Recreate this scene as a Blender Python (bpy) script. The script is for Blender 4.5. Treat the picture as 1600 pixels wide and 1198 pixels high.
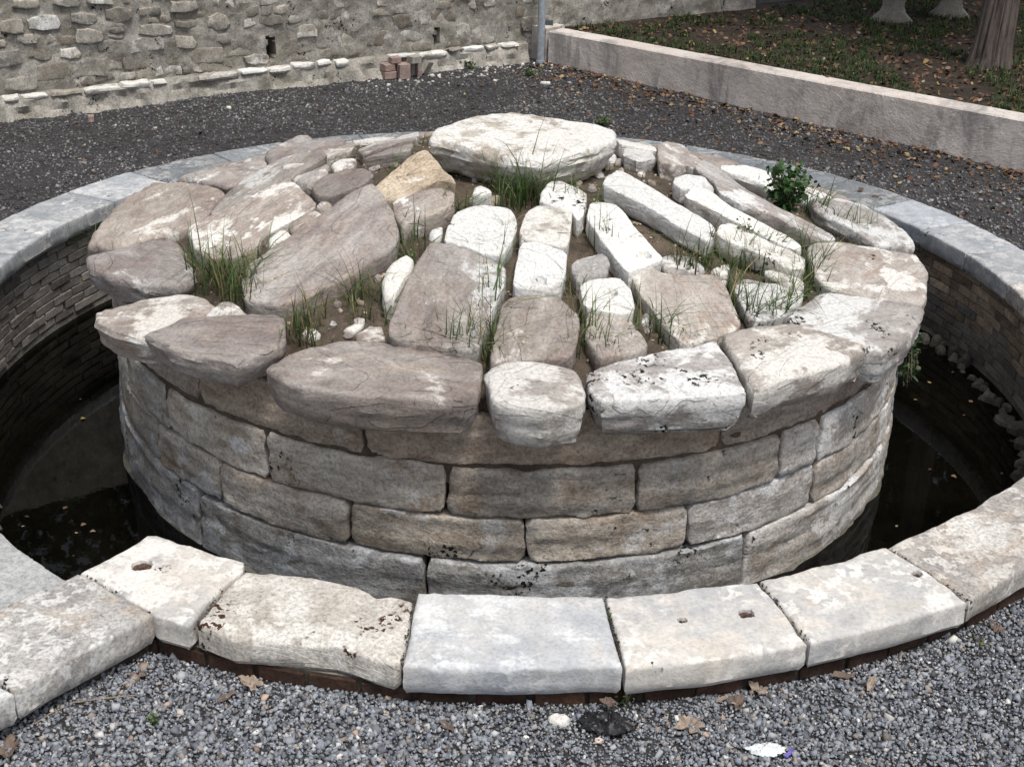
import bpy, bmesh, math, random
import numpy as np
from mathutils import Vector, Matrix, noise
from mathutils.geometry import delaunay_2d_cdt

random.seed(7); rng = np.random.default_rng(11)
scene = bpy.context.scene
C = scene.collection
for o in list(bpy.data.objects): bpy.data.objects.remove(o)
PI = math.pi
rad = math.radians

# ------------------------------------------------------------------ camera
CAM_F, CAM_H, CAM_D, YAW, PITCH, ROLL = 2065.0, 3.0497, 7.4369, 0.0044, 0.4588, 0.0282
PW, PH = 1600.0, 1198.0
def _dir(x, y):
    cr, sr = math.cos(ROLL), math.sin(ROLL)
    x, y = cr*x - sr*y, sr*x + cr*y
    return x, y
def ray(px, py):
    x, y = _dir((px-PW/2)/CAM_F, -(py-PH/2)/CAM_F)
    return _rot(x, 1.0, y)
def _rot(x, d, y):
    cp, sp = math.cos(PITCH), math.sin(PITCH)
    d, z = cp*d + sp*y, -sp*d + cp*y
    cy, sy = math.cos(YAW), math.sin(YAW)
    return Vector((cy*x + sy*d, -sy*x + cy*d, z))
EYE = Vector((0, -CAM_D, CAM_H))
def at(px, py, z):                       # the point seen at a pixel on the level z
    d = ray(px, py); t = (z-CAM_H)/d.z
    return EYE + d*t
def on(px, py, S):                       # the point seen at a pixel on a height field S(x, y)
    z = 0.6
    for _ in range(40):
        q = at(px, py, z); z = 0.5*z + 0.5*S(q.x, q.y)
    return at(px, py, z)

cam_data = bpy.data.cameras.new('camera'); cam = bpy.data.objects.new('camera', cam_data); C.objects.link(cam)
cam_data.sensor_width = 36.0; cam_data.lens = CAM_F/PW*36.0
cam_data.clip_start = 0.05; cam_data.clip_end = 500
cr, sr = math.cos(ROLL), math.sin(ROLL)
right, up, fwd = _rot(cr, 0, sr), _rot(-sr, 0, cr), _rot(0, 1, 0)
M = Matrix((right, up, -fwd)).transposed().to_4x4(); M.translation = EYE
cam.matrix_world = M
scene.camera = cam

# ------------------------------------------------------------------ light
SUN_EL, SUN_AZ = rad(68), rad(150)       # azimuth clockwise from +Y
world = bpy.data.worlds.new('World'); scene.world = world; world.use_nodes = True
wn = world.node_tree.nodes; wl = world.node_tree.links
sky = wn.new('ShaderNodeTexSky'); sky.sky_type = 'NISHITA'; sky.sun_disc = False
sky.sun_elevation = SUN_EL; sky.sun_rotation = SUN_AZ
sky.dust_density = 4.0; sky.ozone_density = 1.0; sky.air_density = 1.0
hs = wn.new('ShaderNodeHueSaturation'); hs.inputs['Saturation'].default_value = 0.45   # bright hazy sky
wl.new(sky.outputs[0], hs.inputs['Color']); wl.new(hs.outputs[0], wn['Background'].inputs[0]); wn['Background'].inputs[1].default_value = 0.088
sd = bpy.data.lights.new('sun', 'SUN'); sd.energy = 1.75; sd.angle = rad(14); sd.color = (1.0, 0.96, 0.9)
sun = bpy.data.objects.new('sun', sd); C.objects.link(sun)
sdir = Vector((math.sin(SUN_AZ)*math.cos(SUN_EL), math.cos(SUN_AZ)*math.cos(SUN_EL), math.sin(SUN_EL)))
sun.rotation_euler = (-sdir).to_track_quat('-Z', 'Y').to_euler()
sun.location = sdir*30
vs = scene.view_settings
vs.view_transform = 'Standard'; vs.look = 'None'; vs.gamma = 1.0; vs.use_curve_mapping = False
vs.exposure = 0.66
scene.cycles.max_bounces = 5; scene.cycles.diffuse_bounces = 3; scene.cycles.glossy_bounces = 2; scene.cycles.transmission_bounces = 2; scene.cycles.transparent_max_bounces = 4

# ------------------------------------------------------------------ materials
def new_mat(name):
    m = bpy.data.materials.new(name); m.use_nodes = True
    nt = m.node_tree; b = nt.nodes['Principled BSDF']
    return m, nt, b
class NT:
    def __init__(s, nt): s.nt = nt
    def n(s, t, **k):
        x = s.nt.nodes.new(t)
        for a, v in k.items(): setattr(x, a, v)
        return x
    def l(s, a, b): s.nt.links.new(a, b)
    def noise(s, vec, scale, detail=6, rough=0.6, dist=0.0):
        x = s.n('ShaderNodeTexNoise'); x.inputs['Scale'].default_value = scale; x.inputs['Detail'].default_value = detail
        x.inputs['Roughness'].default_value = rough; x.inputs['Distortion'].default_value = dist
        if vec is not None: s.l(vec, x.inputs['Vector'])
        return x.outputs['Fac']
    def ramp(s, fac, a, b, va=0.0, vb=1.0):
        x = s.n('ShaderNodeMapRange'); x.interpolation_type = 'SMOOTHSTEP'
        x.inputs[1].default_value = a; x.inputs[2].default_value = b; x.inputs[3].default_value = va; x.inputs[4].default_value = vb
        s.l(fac, x.inputs[0]); return x.outputs[0]
    def mix(s, fac, a, b, mode='MIX'):
        x = s.n('ShaderNodeMix', data_type='RGBA', blend_type=mode)
        for i, v in ((0, fac), (6, a), (7, b)):
            if hasattr(v, 'is_linked') or isinstance(v, bpy.types.NodeSocket): s.l(v, x.inputs[i])
            elif isinstance(v, (tuple, list)): x.inputs[i].default_value = (*v[:3], 1)
            else: x.inputs[i].default_value = v
        return x.outputs[2]
    def math(s, op, a, b=0.0):
        x = s.n('ShaderNodeMath', operation=op)
        for i, v in ((0, a), (1, b)):
            if isinstance(v, bpy.types.NodeSocket): s.l(v, x.inputs[i])
            else: x.inputs[i].default_value = v
        return x.outputs[0]
    def coords(s, stretch=(1, 1, 1), rand=True):
        tc = s.n('ShaderNodeTexCoord'); mp = s.n('ShaderNodeMapping'); mp.inputs['Scale'].default_value = stretch
        s.l(tc.outputs['Object'], mp.inputs['Vector'])
        if not rand: return mp.outputs[0]
        oi = s.n('ShaderNodeObjectInfo'); ad = s.n('ShaderNodeVectorMath', operation='ADD'); sc = s.n('ShaderNodeVectorMath', operation='SCALE')
        cx = s.n('ShaderNodeCombineXYZ'); s.l(oi.outputs['Random'], cx.inputs[0]); s.l(s.math('MULTIPLY', oi.outputs['Random'], 7.13), cx.inputs[1]); s.l(s.math('MULTIPLY', oi.outputs['Random'], 3.7), cx.inputs[2])
        s.l(cx.outputs[0], sc.inputs[0]); sc.inputs['Scale'].default_value = 17.0
        s.l(mp.outputs[0], ad.inputs[0]); s.l(sc.outputs[0], ad.inputs[1]); return ad.outputs[0]
    def bump(s, h, strength, dist, prev=None):
        x = s.n('ShaderNodeBump'); x.inputs['Strength'].default_value = strength; x.inputs['Distance'].default_value = dist
        s.l(h, x.inputs['Height'])
        if prev is not None: s.l(prev, x.inputs['Normal'])
        return x.outputs[0]

def stone_mat(name, ca, cb, cw=(0.72, 0.70, 0.66), white=0.5, black=0.0, stain=None, stain_amt=0.0, stretch=(1, 1, 1),
              scale=1.0, rough=0.9, dark=0.25, lichen_col=(0.012, 0.012, 0.012), bump=0.6, vary=0.25, blot=0.0, green=0.0, layers=0.0, speck=0.60, hue=0.4):
    m, nt, b = new_mat(name); N = NT(nt)
    v = N.coords(stretch); v2 = N.coords((1, 1, 1))
    n1 = N.noise(v, 2.4*scale, 5, 0.62, 0.3)
    n2 = N.noise(v, 10*scale, 6, 0.72)
    n3 = N.noise(v2, 2.1*scale, 7, 0.66, 0.5)
    n5 = N.noise(v2, 60*scale, 3, 0.75)
    col = N.mix(N.ramp(n1, 0.33, 0.67), ca, cb)
    if stain: col = N.mix(N.math('MULTIPLY', N.ramp(N.noise(v, 4.5*scale, 7, 0.65, 0.6), 0.5, 0.66), stain_amt), col, stain)
    col = N.mix(1.0, col, N.mix(N.ramp(n2, 0.25, 0.75), (1-dark,)*3, (1.12,)*3), 'MULTIPLY')
    if white > 0:
        t = 0.72 - 0.42*white
        col = N.mix(N.math('MULTIPLY', N.ramp(N.math('ADD', N.math('MULTIPLY', n3, 0.75), N.math('MULTIPLY', n2, 0.25)), t, t+0.055), 0.92), col, cw)
    if blot > 0:
        mk = N.math('MULTIPLY', N.ramp(N.noise(v2, 15*scale, 3, 0.55, 0.2), 0.50, 0.56), N.ramp(N.noise(v2, 2.2, 3), 0.40, 0.58))
        col = N.mix(N.math('MULTIPLY', mk, blot), col, (0.74, 0.73, 0.705))
    if green > 0:
        col = N.mix(N.math('MULTIPLY', N.ramp(N.noise(v2, 5.0, 6, 0.7), 0.52, 0.7), green), col, (0.10, 0.105, 0.06))
    # fine speckle and pits
    col = N.mix(1.0, col, N.mix(N.ramp(n5, 0.3, 0.62), (speck,)*3, (1.06,)*3), 'MULTIPLY')
    if black > 0:
        k = N.math('MULTIPLY', N.ramp(N.noise(v2, 40, 2, 0.6, 0.0), 0.53, 0.57), N.ramp(N.noise(v2, 3.6, 4, 0.65), 0.68-0.22*black, 0.74-0.22*black))
        col = N.mix(k, col, lichen_col)
    oi = N.n('ShaderNodeObjectInfo')
    col = N.mix(1.0, col, N.mix(oi.outputs['Random'], (1-vary,)*3, (1+vary*0.35,)*3), 'MULTIPLY')
    if vary:
        r2_ = N.math('FRACT', N.math('MULTIPLY', oi.outputs['Random'], 37.7))
        col = N.mix(1.0, col, N.mix(r2_, (1+.06*hue, 1.0, 1-.09*hue), (1-.05*hue, 1.0, 1+.07*hue)), 'MULTIPLY')
    N.l(col, b.inputs['Base Color']); b.inputs['Roughness'].default_value = rough; b.inputs['Specular IOR Level'].default_value = 0.25
    hh = N.math('ADD', N.math('MULTIPLY', n2, 0.011*bump), N.math('ADD', N.math('MULTIPLY', n5, 0.0045*bump), N.math('MULTIPLY', n3, 0.005*bump)))
    if layers:
        vl = N.coords((0.8, 1.7, 2.5)); nl = N.noise(vl, 1.5*scale, 2, 0.5, 0.8)
        q = N.math('ADD', N.math('MULTIPLY', nl, 11.0), N.math('MULTIPLY', n2, 0.35)); fq = N.math('FLOOR', q); fr_ = N.ramp(N.math('SUBTRACT', q, fq), 0.0, 0.10)
        hh = N.math('ADD', hh, N.math('MULTIPLY', N.math('ADD', fq, fr_), 0.0060*layers))
    h = N.bump(hh, 1.0, 1.0)
    N.l(h, b.inputs['Normal'])
    return m

MAT = {}
MAT['slab_brown'] = stone_mat('slab_brown', (0.43, 0.40, 0.375), (0.275, 0.23, 0.213), cw=(0.66, 0.64, 0.61), white=0.33, stain=(0.40, 0.325, 0.26), stain_amt=0.5, dark=0.34, layers=0.8, bump=0.8, stretch=(0.6, 1.5, 1.5), vary=0.2, speck=0.72)
MAT['slab_mixed'] = stone_mat('slab_mixed', (0.48, 0.44, 0.40), (0.32, 0.265, 0.24), cw=(0.72, 0.71, 0.68), white=0.46, stain=(0.42, 0.35, 0.28), stain_amt=0.45, dark=0.34, layers=0.7, bump=0.8, stretch=(0.6, 1.5, 1.5), vary=0.2, speck=0.72)
MAT['slab_pale'] = stone_mat('slab_pale', (0.50, 0.475, 0.445), (0.37, 0.33, 0.305), cw=(0.70, 0.69, 0.665), white=0.54, black=0.25, stain=(0.34, 0.215, 0.16), stain_amt=0.4, dark=0.3, layers=0.6, bump=0.8, stretch=(0.6, 1.5, 1.5), vary=0.15, speck=0.72)
MAT['slab_lichen'] = stone_mat('slab_lichen', (0.50, 0.475, 0.445), (0.38, 0.34, 0.315), cw=(0.70, 0.69, 0.665), white=0.58, black=0.52, dark=0.3, layers=0.6, bump=0.8, stretch=(0.6, 1.5, 1.5), vary=0.15, speck=0.72)
MAT['white_stone'] = stone_mat('white_stone', (0.62, 0.60, 0.565), (0.46, 0.425, 0.38), cw=(0.74, 0.735, 0.71), white=0.74, black=0.25, stain=(0.46, 0.37, 0.30), stain_amt=0.3, dark=0.28, vary=0.12, layers=0.4, bump=0.8, speck=0.72)
MAT['cap_stone'] = stone_mat('cap_stone', (0.58, 0.545, 0.48), (0.42, 0.37, 0.31), cw=(0.71, 0.695, 0.665), white=0.60, stain=(0.34, 0.26, 0.185), stain_amt=0.45, dark=0.3, vary=0.0, layers=0.6, bump=0.8, speck=0.72)
MAT['tan_stone'] = stone_mat('tan_stone', (0.60, 0.525, 0.42), (0.48, 0.39, 0.30), white=0.3, dark=0.3, layers=0.4)
MAT['drum_stone'] = stone_mat('drum_stone', (0.64, 0.60, 0.54), (0.46, 0.40, 0.335), cw=(0.64, 0.635, 0.63), white=0.40, stain=(0.30, 0.21, 0.14), stain_amt=0.6, stretch=(1, 1, 1.7), dark=0.36, black=0.3, vary=0.3, bump=1.0)
MAT['drum_low'] = stone_mat('drum_low', (0.48, 0.49, 0.505), (0.33, 0.315, 0.295), cw=(0.58, 0.60, 0.63), white=0.46, stain=(0.19, 0.16, 0.115), stain_amt=0.6, stretch=(1, 1, 2.0), dark=0.40, black=0.4, vary=0.15, bump=1.0, green=0.3)
MAT['drum_pale'] = stone_mat('drum_pale', (0.66, 0.64, 0.615), (0.47, 0.43, 0.39), cw=(0.74, 0.74, 0.74), white=0.50, stain=(0.36, 0.265, 0.185), stain_amt=0.55, stretch=(1, 1, 1.9), dark=0.36, black=0.4, vary=0.12, bump=1.0)
MAT['drum_top'] = stone_mat('drum_top', (0.59, 0.515, 0.44), (0.44, 0.355, 0.29), cw=(0.60, 0.56, 0.52), white=0.32, stain=(0.27, 0.18, 0.125), stain_amt=0.5, stretch=(1, 1, 2.0), dark=0.40, vary=0.12, bump=1.0)
MAT['mossy'] = stone_mat('mossy', (0.20, 0.195, 0.165), (0.12, 0.115, 0.09), cw=(0.3, 0.3, 0.28), white=0.25, dark=0.5, vary=0, bump=1.0, green=0.7)
MAT['footing'] = stone_mat('footing', (0.19, 0.175, 0.155), (0.11, 0.10, 0.088), cw=(0.3, 0.29, 0.27), white=0.3, dark=0.5, vary=0.4, bump=1.0, green=0.3)
MAT['paving'] = stone_mat('paving', (0.44, 0.45, 0.46), (0.37, 0.38, 0.39), cw=(0.58, 0.58, 0.58), white=0.2, dark=0.15, black=0.2, vary=0.1, bump=0.4)
MAT['coping'] = stone_mat('coping', (0.57, 0.55, 0.52), (0.41, 0.42, 0.435), cw=(0.68, 0.67, 0.65), white=0.48, black=0.10, dark=0.14, stain=(0.62, 0.55, 0.47), stain_amt=0.4, blot=0.8, vary=0.08, bump=0.45, speck=0.84, hue=0.9)
MAT['coping_rust'] = stone_mat('coping_rust', (0.62, 0.59, 0.54), (0.48, 0.44, 0.385), cw=(0.66, 0.64, 0.60), white=0.50, black=0.60, lichen_col=(0.055, 0.024, 0.014), dark=0.25, vary=0.0, bump=0.7, layers=0.3)
MAT['coping_grey'] = stone_mat('coping_grey', (0.52, 0.50, 0.47), (0.37, 0.355, 0.34), cw=(0.62, 0.61, 0.59), white=0.42, black=0.40, stain=(0.52, 0.41, 0.31), stain_amt=0.45, dark=0.28, blot=0.6, vary=0.05)
MAT['coping_blue'] = stone_mat('coping_blue', (0.44, 0.46, 0.485), (0.30, 0.325, 0.355), cw=(0.68, 0.68, 0.68), white=0.30, black=0.15, dark=0.25, blot=0.35, vary=0.1, bump=0.4, speck=0.8)
MAT['coping_slate'] = stone_mat('coping_slate', (0.28, 0.30, 0.32), (0.18, 0.198, 0.218), cw=(0.52, 0.525, 0.53), white=0.20, black=0.2, dark=0.3, blot=0.3, vary=0.15, bump=0.4)
MAT['rubble_pale'] = stone_mat('rubble_pale', (0.52, 0.495, 0.44), (0.38, 0.35, 0.30), cw=(0.64, 0.625, 0.59), white=0.42, dark=0.45, vary=0.35, black=0.3)
MAT['rubble_grey'] = stone_mat('rubble_grey', (0.38, 0.35, 0.30), (0.28, 0.25, 0.21), cw=(0.44, 0.41, 0.36), white=0.35, dark=0.35, vary=0.3)
MAT['mortar_wall'] = stone_mat('mortar_wall', (0.47, 0.445, 0.40), (0.33, 0.31, 0.275), cw=(0.56, 0.54, 0.50), white=0.36, black=0.45, stain=(0.20, 0.18, 0.13), stain_amt=0.6, dark=0.5, vary=0, bump=1.0, green=0.25)
MAT['mortar'] = stone_mat('mortar', (0.34, 0.32, 0.285), (0.23, 0.21, 0.185), white=0.1, dark=0.4, vary=0, bump=1.0, green=0.3)
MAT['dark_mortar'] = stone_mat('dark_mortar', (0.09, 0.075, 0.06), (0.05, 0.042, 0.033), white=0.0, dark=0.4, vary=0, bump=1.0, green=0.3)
MAT['earth'] = stone_mat('earth', (0.16, 0.125, 0.095), (0.09, 0.07, 0.052), cw=(0.30, 0.255, 0.20), white=0.25, dark=0.4, vary=0, bump=1.0, scale=2)
MAT['brick_tan'] = stone_mat('brick_tan', (0.47, 0.38, 0.285), (0.34, 0.25, 0.185), cw=(0.34, 0.32, 0.29), white=0.22, dark=0.35, vary=0.45, stain=(0.16, 0.13, 0.10), stain_amt=0.7)
MAT['brick_grey'] = stone_mat('brick_grey', (0.32, 0.30, 0.28), (0.22, 0.195, 0.175), cw=(0.27, 0.265, 0.26), white=0.25, dark=0.4, vary=0.45, green=0.35)
MAT['brick_red'] = stone_mat('brick_red', (0.09, 0.046, 0.032), (0.038, 0.024, 0.018), cw=(0.15, 0.12, 0.10), white=0.25, dark=0.45, vary=0.5, green=0.25)
MAT['brick_pink'] = stone_mat('brick_pink', (0.46, 0.34, 0.30), (0.36, 0.27, 0.24), cw=(0.56, 0.52, 0.49), white=0.35, dark=0.25, vary=0.25)
MAT['soil'] = stone_mat('soil', (0.075, 0.073, 0.075), (0.042, 0.04, 0.041), cw=(0.15, 0.14, 0.13), white=0.18, dark=0.5, vary=0, bump=1.0, scale=3)
MAT['garden_soil'] = stone_mat('garden_soil', (0.065, 0.048, 0.036), (0.036, 0.028, 0.021), cw=(0.14, 0.11, 0.08), white=0.2, dark=0.5, vary=0, bump=1.0, scale=2)
MAT['bench_stone'] = stone_mat('bench_stone', (0.38, 0.36, 0.315), (0.29, 0.27, 0.235), white=0.2, dark=0.3, vary=0, bump=0.5)

def stucco():
    m, nt, b = new_mat('pink_stucco'); N = NT(nt); v = N.coords((1, 1, 1), False); vs_ = N.coords((1, 1, 0.28), False)
    col = N.mix(N.ramp(N.noise(v, 1.4, 5), 0.35, 0.65), (0.60, 0.535, 0.49), (0.66, 0.615, 0.575))
    st = N.math('MULTIPLY', N.ramp(N.noise(vs_, 2.8, 8, 0.72, 0.5), 0.47, 0.66), 0.75)
    col = N.mix(st, col, (0.23, 0.215, 0.21))
    col = N.mix(N.math('MULTIPLY', N.ramp(N.noise(v, 7, 8, 0.7), 0.58, 0.68), 0.4), col, (0.46, 0.36, 0.31))
    col = N.mix(1.0, col, N.mix(N.noise(v, 60, 4), (0.85,)*3, (1.08,)*3), 'MULTIPLY')
    N.l(col, b.inputs['Base Color']); b.inputs['Roughness'].default_value = 0.95
    h = N.bump(N.noise(v, 55, 6, 0.7), 0.6, 0.012); h = N.bump(N.noise(v, 7, 6, .65), 0.6, 0.04, h); N.l(h, b.inputs['Normal'])
    return m
MAT['stucco'] = stucco()

def attr_mat(name, rough=0.85, bump=0.3, bscale=120, trans=0.0, vary=(0.8, 1.12)):
    m, nt, b = new_mat(name); N = NT(nt); v = N.coords((1, 1, 1), False)
    a = N.n('ShaderNodeAttribute'); a.attribute_name = 'tint'
    col = N.mix(1.0, a.outputs['Color'], N.mix(N.noise(v, bscale, 4, 0.7), (vary[0],)*3, (vary[1],)*3), 'MULTIPLY')
    N.l(col, b.inputs['Base Color']); b.inputs['Roughness'].default_value = rough; b.inputs['Specular IOR Level'].default_value = 0.3
    if bump: N.l(N.bump(N.noise(v, bscale, 5, 0.7), bump, 0.004), b.inputs['Normal'])
    if trans:
        t = N.n('ShaderNodeBsdfTranslucent'); N.l(col, t.inputs[0]); mx = N.n('ShaderNodeMixShader'); mx.inputs[0].default_value = trans
        N.l(b.outputs[0], mx.inputs[1]); N.l(t.outputs[0], mx.inputs[2]); N.l(mx.outputs[0], nt.nodes['Material Output'].inputs[0])
    return m
MAT['gravel'] = attr_mat('gravel', 0.85, 0.0, 180)
MAT['leaf'] = attr_mat('leaf', 0.7, 0.0, 60, 0.0)
MAT['grass'] = attr_mat('grass', 0.6, 0.0, 40, 0.3)

def bark():
    m, nt, b = new_mat('bark'); N = NT(nt); v = N.coords((1, 1, 0.13), False); v2 = N.coords((1, 1, 1), False)
    n = N.noise(v, 16, 9, 0.68, 0.6)
    col = N.mix(N.ramp(n, 0.33, 0.62), (0.045, 0.034, 0.028), (0.19, 0.155, 0.135))
    col = N.mix(N.ramp(N.noise(v2, 5, 5), 0.4, 0.7), col, (0.15, 0.125, 0.11))
    N.l(col, b.inputs['Base Color']); b.inputs['Roughness'].default_value = 0.95
    h = N.bump(n, 1.0, 0.05); h = N.bump(N.noise(v2, 50, 6), 0.5, 0.01, h); N.l(h, b.inputs['Normal']); return m
MAT['bark'] = bark()

def plain(name, col, rough=0.6, metal=0.0, nscale=20, amt=0.25, bump=0.1):
    m, nt, b = new_mat(name); N = NT(nt); v = N.coords()
    n = N.noise(v, nscale, 7, 0.65)
    c = N.mix(N.ramp(n, 0.3, 0.7), tuple(x*(1-amt) for x in col), tuple(min(1, x*(1+amt)) for x in col))
    N.l(c, b.inputs['Base Color']); b.inputs['Roughness'].default_value = rough; b.inputs['Metallic'].default_value = metal
    if bump: N.l(N.bump(n, bump, 0.01), b.inputs['Normal'])
    return m
MAT['galvanised'] = plain('galvanised', (0.36, 0.41, 0.45), 0.5, 0.3, 25, 0.2)
MAT['dark_metal'] = plain('dark_metal', (0.07, 0.085, 0.095), 0.55, 0.2, 12, 0.3)
MAT['rust'] = plain('rust', (0.085, 0.05, 0.036), 0.9, 0.0, 60, 0.5, 0.5)
MAT['terracotta'] = plain('terracotta', (0.33, 0.30, 0.27), 0.8, 0, 20, 0.2)
MAT['paper'] = plain('paper', (0.60, 0.64, 0.66), 0.8, 0, 30, 0.15, 0.4)
MAT['purple'] = plain('purple', (0.11, 0.08, 0.36), 0.6, 0, 30, 0.2)
MAT['black_plastic'] = plain('black_plastic', (0.012, 0.012, 0.014), 0.38, 0, 40, 0.3, 0.3)
MAT['dry_leaf'] = plain('dry_leaf', (0.13, 0.095, 0.075), 0.8, 0, 30, 0.35, 0.3)
MAT['dry_leaf_pale'] = plain('dry_leaf_pale', (0.27, 0.215, 0.17), 0.8, 0, 30, 0.35, 0.3)
MAT['twig'] = plain('twig', (0.22, 0.17, 0.125), 0.85, 0, 60, 0.3, 0.3)
MAT['snail'] = plain('snail', (0.55, 0.45, 0.38), 0.5, 0, 80, 0.25)

def water_mat():
    m, nt, b = new_mat('dark_water'); N = NT(nt); v = N.coords((1, 1, 1), False)
    c = N.mix(N.ramp(N.noise(v, 2.0, 6, 0.65), 0.4, 0.7), (0.0015, 0.0015, 0.001), (0.004, 0.0035, 0.0025))
    N.l(c, b.inputs['Base Color']); b.inputs['Roughness'].default_value = 0.015; b.inputs['IOR'].default_value = 1.33; b.inputs['Specular IOR Level'].default_value = 0.42
    N.l(N.bump(N.noise(v, 9, 3), 0.02, 0.01), b.inputs['Normal']); return m
MAT['water'] = water_mat()

# ------------------------------------------------------------------ helpers
def tag(o, label=None, cat=None, group=None, kind=None):
    for k, v in (('label', label), ('category', cat), ('group', group), ('kind', kind)):
        if v: o[k] = v
    return o
def empty(name, loc=(0, 0, 0)):
    o = bpy.data.objects.new(name, None); o.empty_display_size = 0.2; o.location = loc; C.objects.link(o); return o
def link(name, me, mat, parent=None, loc=None):
    o = bpy.data.objects.new(name, me)
    if mat is not None and not me.materials: me.materials.append(MAT[mat] if isinstance(mat, str) else mat)
    C.objects.link(o)
    if loc is not None: o.location = loc
    if parent is not None:
        o.parent = parent
        pl = Vector((0, 0, 0)); q = parent
        while q is not None: pl += q.location; q = q.parent
        o.location = Vector(loc if loc is not None else (0, 0, 0)) - pl
    return o
def from_world(name, verts, faces, mat, parent=None, smooth=True, align=False):
    """mesh from world-space verts; origin at the base centre, x along its length if align"""
    V = np.array(verts, float)
    c = V.mean(0); c[2] = V[:, 2].min()
    if align:
        w, e = np.linalg.eigh(np.cov((V-c)[:, :2].T)); ang = math.atan2(e[1, 1], e[0, 1]); ca, sa = math.cos(-ang), math.sin(-ang)
        D = V-c; D = np.stack([ca*D[:, 0]-sa*D[:, 1], sa*D[:, 0]+ca*D[:, 1], D[:, 2]], 1)
        me = bpy.data.meshes.new(name); me.from_pydata(D.tolist(), [], faces); me.polygons.foreach_set('use_smooth', [smooth]*len(me.polygons)); me.update()
        me.set_sharp_from_angle(angle=rad(34)); o = link(name, me, mat, parent, c); o.rotation_euler = (0, 0, ang); return o
    me = bpy.data.meshes.new(name); me.from_pydata((V-c).tolist(), [], faces)
    if smooth: me.polygons.foreach_set('use_smooth', [True]*len(me.polygons))
    me.update()
    if smooth: me.set_sharp_from_angle(angle=rad(36))
    return link(name, me, mat, parent, c)
fr = noise.fractal
def fbm(x, y, z, o=4): return fr(Vector((x, y, z)), 0.9, 2.1, o)

def chaikin(P, n):
    for _ in range(n):
        Q = []
        for i in range(len(P)):
            a, b = P[i], P[(i+1) % len(P)]
            Q += [(a[0]*.86+b[0]*.14, a[1]*.86+b[1]*.14), (a[0]*.14+b[0]*.86, a[1]*.14+b[1]*.86)]
        P = Q
    return P
def area2(P): return sum(P[i][0]*P[(i+1) % len(P)][1]-P[(i+1) % len(P)][0]*P[i][1] for i in range(len(P)))
def resample(P, step):
    out = []
    for i in range(len(P)):
        a, b = P[i], P[(i+1) % len(P)]
        n = max(1, int(round(math.hypot(b[0]-a[0], b[1]-a[1])/step)))
        out += [(a[0]+(b[0]-a[0])*k/n, a[1]+(b[1]-a[1])*k/n) for k in range(n)]
    # drop near-doubles
    res = []
    for p in out:
        if not res or math.hypot(p[0]-res[-1][0], p[1]-res[-1][1]) > step*0.35: res.append(p)
    if math.hypot(res[0][0]-res[-1][0], res[0][1]-res[-1][1]) < step*0.35: res.pop()
    return res
def edge_dist(Q, P):
    P = np.array(P); A = P; B = np.roll(P, -1, 0); Q = np.array(Q)
    out = np.full(len(Q), 1e9)
    AB = B-A; L = (AB**2).sum(1)+1e-12
    for s in range(0, len(Q), 1500):
        q = Q[s:s+1500, None, :]
        t = np.clip(((q-A)*AB).sum(2)/L, 0, 1)
        d = q-(A+t[..., None]*AB)
        out[s:s+1500] = np.sqrt((d**2).sum(2)).min(1)
    return out
def inside(Q, P):
    P = np.array(P); Q = np.array(Q); r = np.zeros(len(Q), bool); j = len(P)-1
    for i in range(len(P)):
        c = ((P[i, 1] > Q[:, 1]) != (P[j, 1] > Q[:, 1]))
        with np.errstate(divide='ignore', invalid='ignore'):
            x = (P[j, 0]-P[i, 0])*(Q[:, 1]-P[i, 1])/(P[j, 1]-P[i, 1])+P[i, 0]
        r ^= c & (Q[:, 0] < x); j = i
    return r

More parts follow.
